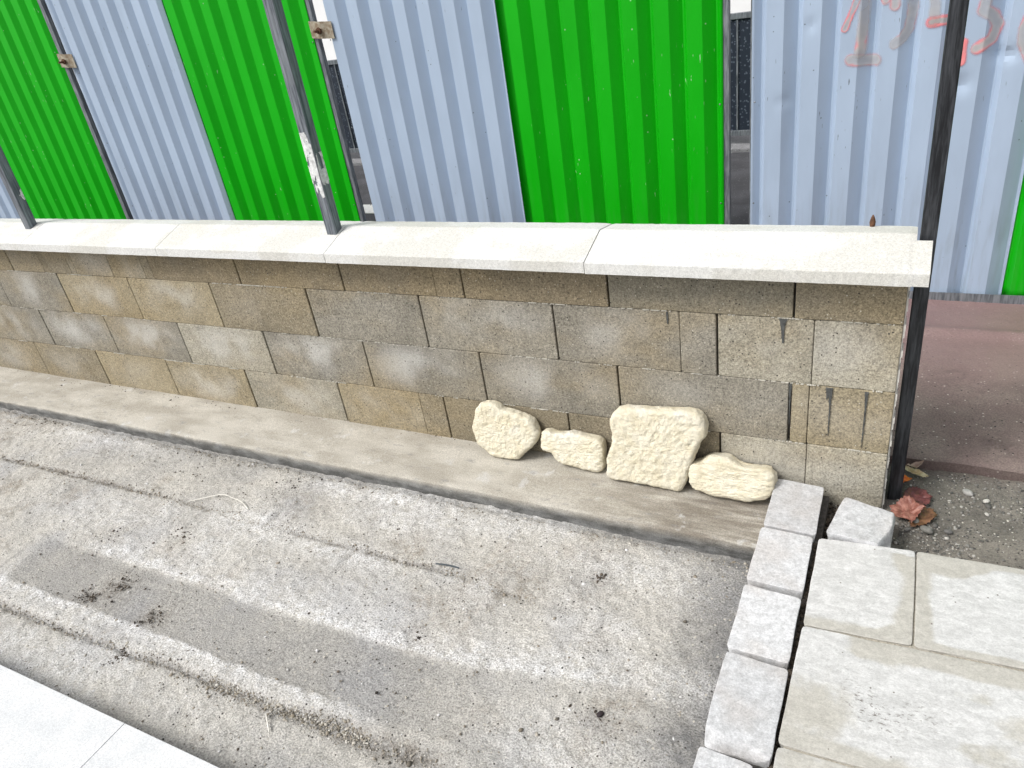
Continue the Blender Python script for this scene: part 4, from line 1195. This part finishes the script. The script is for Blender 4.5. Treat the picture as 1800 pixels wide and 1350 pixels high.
pebble(0.554, 0.140, 0.0, 0.013, (0.36, 0.35, 0.33), 'light grey pebble alone near the broken asphalt edge', 2.4)
pebble(0.600, 0.115, 0.0, 0.008, (0.55, 0.53, 0.48), 'small whitish pebble right of the light grey one', 0.6)
pebble(0.505, -0.050, 0.0, 0.009, (0.13, 0.125, 0.12), 'dark pebble between the largest pebble and the slab', 3.0)
pebble(-0.207, -0.889, -0.034, 0.008, (0.02, 0.012, 0.014), 'small glossy black pebble alone on the concrete floor', 1.0)

# fallen leaves
def leaf(cx, cy, z, pts, col, col2, label, seed, curl=0.012, name='leaf'):
    P = np.array(pts, float); c = P.mean(0)
    N = 64
    Q = np.vstack([P, P[:1]]); d = np.r_[0, np.cumsum(np.hypot(*np.diff(Q, axis=0).T))]
    t = np.linspace(0, d[-1], N, endpoint=False)
    ox = np.interp(t, d, Q[:, 0]); oy = np.interp(t, d, Q[:, 1])
    k = np.array([1, 2, 1]) / 4
    ox = sum(k[i] * np.roll(ox, i - 1) for i in range(3)); oy = sum(k[i] * np.roll(oy, i - 1) for i in range(3))
    jag = 1 + 0.07 * np.sin(np.arange(N) * 2.4 + seed) + 0.08 * fbm(np.arange(N) * 0.35, 0.0 * np.arange(N), seed, 3)
    ox = c[0] + (ox - c[0]) * jag; oy = c[1] + (oy - c[1]) * jag
    rs = np.linspace(0, 1, 12)
    X = c[0] + (ox - c[0])[None] * rs[:, None]; Y = c[1] + (oy - c[1])[None] * rs[:, None]
    rr = rs[:, None]
    Z = z + curl * rr ** 2 * (0.6 + fbm(X * 25 + seed, Y * 25, seed, 3)) + 0.010 * np.abs(fbm(X * 45, Y * 45, seed, 3))
    V = np.stack([X - c[0], Y - c[1], Z], -1).reshape(-1, 3)
    I, J = np.meshgrid(np.arange(11), np.arange(N), indexing='ij'); J2 = (J + 1) % N
    F = np.stack([I * N + J, I * N + J2, (I + 1) * N + J2, (I + 1) * N + J], -1).reshape(-1, 4)
    me = fast_mesh(name, V, F)
    q = M('leaf_skin'); p = q.pos()
    n = q.noise(p, 60, 4, 0.6)
    mat = q.done(q.mix(q.ramp(n, 0.36, 0.64), col, col2), 0.5, q.bump(q.noise(p, 140, 3), 0.5, 0.003))
    o = link(name, me, mat, None, (c[0], c[1], 0), smooth=True)
    md = o.modifiers.new('thickness', 'SOLIDIFY'); md.thickness = 0.0008
    tag(o, label, 'leaf', 'fallen leaves by the wall end')
    # stalk
    return o
leaf(0, 0, 0.012, [(0.356, 0.004), (0.393, 0.040), (0.418, 0.039), (0.428, 0.018), (0.446, 0.012), (0.436, -0.010), (0.420, -0.040), (0.413, -0.062), (0.405, -0.040), (0.385, -0.045), (0.372, -0.040)], (0.20, 0.07, 0.05), (0.36, 0.17, 0.13), 'crumpled pinkish red leaf lying against the loose sett', 2.0, 0.018)
leaf(0, 0, 0.006, [(0.388, 0.075), (0.400, 0.115), (0.424, 0.126), (0.450, 0.105), (0.464, 0.082), (0.455, 0.050), (0.430, 0.040), (0.400, 0.045)], (0.09, 0.025, 0.025), (0.16, 0.05, 0.045), 'dark maroon leaf between the black post and the red leaf', 5.0, 0.010)
leaf(0, 0, 0.004, [(0.417, 0.030), (0.450, 0.040), (0.470, 0.030), (0.478, 0.004), (0.460, -0.025), (0.440, -0.044), (0.412, -0.058), (0.405, -0.02)], (0.11, 0.05, 0.022), (0.20, 0.10, 0.05), 'flat brown leaf partly under the crumpled red leaf', 8.0, 0.006)
leaf(0, 0, 0.012, [(0.371, 0.228), (0.392, 0.194), (0.415, 0.170), (0.440, 0.157), (0.451, 0.170), (0.443, 0.192), (0.415, 0.206), (0.392, 0.214)], (0.66, 0.57, 0.38), (0.50, 0.38, 0.2), 'pale yellow spotted leaf at the foot of the black post', 3.0, 0.010)
leaf(0, 0, 0.026, [(0.390, 0.200), (0.412, 0.213), (0.436, 0.218), (0.424, 0.196), (0.412, 0.188)], (0.30, 0.20, 0.15), (0.45, 0.34, 0.27), 'small tan curled leaf above the pale yellow leaf', 6.0, 0.014)
leaf(0, 0, 0.010, [(0.378, 0.150), (0.388, 0.168), (0.412, 0.166), (0.404, 0.152), (0.388, 0.138), (0.381, 0.115)], (0.62, 0.12, 0.015), (0.8, 0.26, 0.03), 'bright orange leaf scrap right of the black post foot', 9.0, 0.010)

# white string and twigs on the floor
def strand(name, pts, r, mat, label, cat):
    cu_ = bpy.data.curves.new(name, 'CURVE'); cu_.dimensions = '3D'; cu_.bevel_depth = r; cu_.bevel_resolution = 2
    sp = cu_.splines.new('NURBS'); sp.points.add(len(pts) - 1); sp.use_endpoint_u = True; sp.order_u = 3
    for i, p_ in enumerate(pts): sp.points[i].co = (*p_, 1)
    o = bpy.data.objects.new('tmp', cu_); COL.objects.link(o)
    dg = bpy.context.evaluated_depsgraph_get()
    me = bpy.data.meshes.new_from_object(o.evaluated_get(dg)); me.name = name
    bpy.data.objects.remove(o); bpy.data.curves.remove(cu_)
    me.materials.clear()
    return tag(link(name, me, mat, smooth=True), label, cat)
strand('string', [(-1.955, -0.574, -0.024), (-1.91, -0.545, -0.022), (-1.866, -0.512, -0.022), (-1.83, -0.503, -0.02), (-1.792, -0.510, -0.022), (-1.735, -0.515, -0.022), (-1.68, -0.543, -0.024)], 0.0018, MAT_STRING, 'short length of white string curled on the concrete floor', 'string')
strand('twig', [(-0.86, -0.575, -0.024), (-0.82, -0.568, -0.021), (-0.78, -0.569, -0.024)], 0.0024, plain('twig_bark', (0.06, 0.075, 0.085), 0.8), 'short dark twig in the groove of the concrete floor', 'twig')
strand('wood_splinter', [(-1.0, -1.185, -0.022), (-0.975, -1.205, -0.02), (-0.955, -1.222, -0.022)], 0.002, MAT_STRING, 'pale wood splinter beside the groove near the white slabs', 'splinter')
# dry bud standing at the back edge of the coping
bm = bmesh.new(); bmesh.ops.create_uvsphere(bm, u_segments=12, v_segments=8, radius=1.0)
for v_ in bm.verts:
    c = v_.co; w_ = 0.0075 * (1 - 0.45 * max(0, c.z)); v_.co = Vector((c.x * w_, c.y * w_, c.z * 0.02))
tag(bm_obj('dry_bud', bm, MAT_RUST, None, (0.236, 0.165, 0.812), smooth=True), 'small brown dry bud on the back edge of the white coping', 'bud')
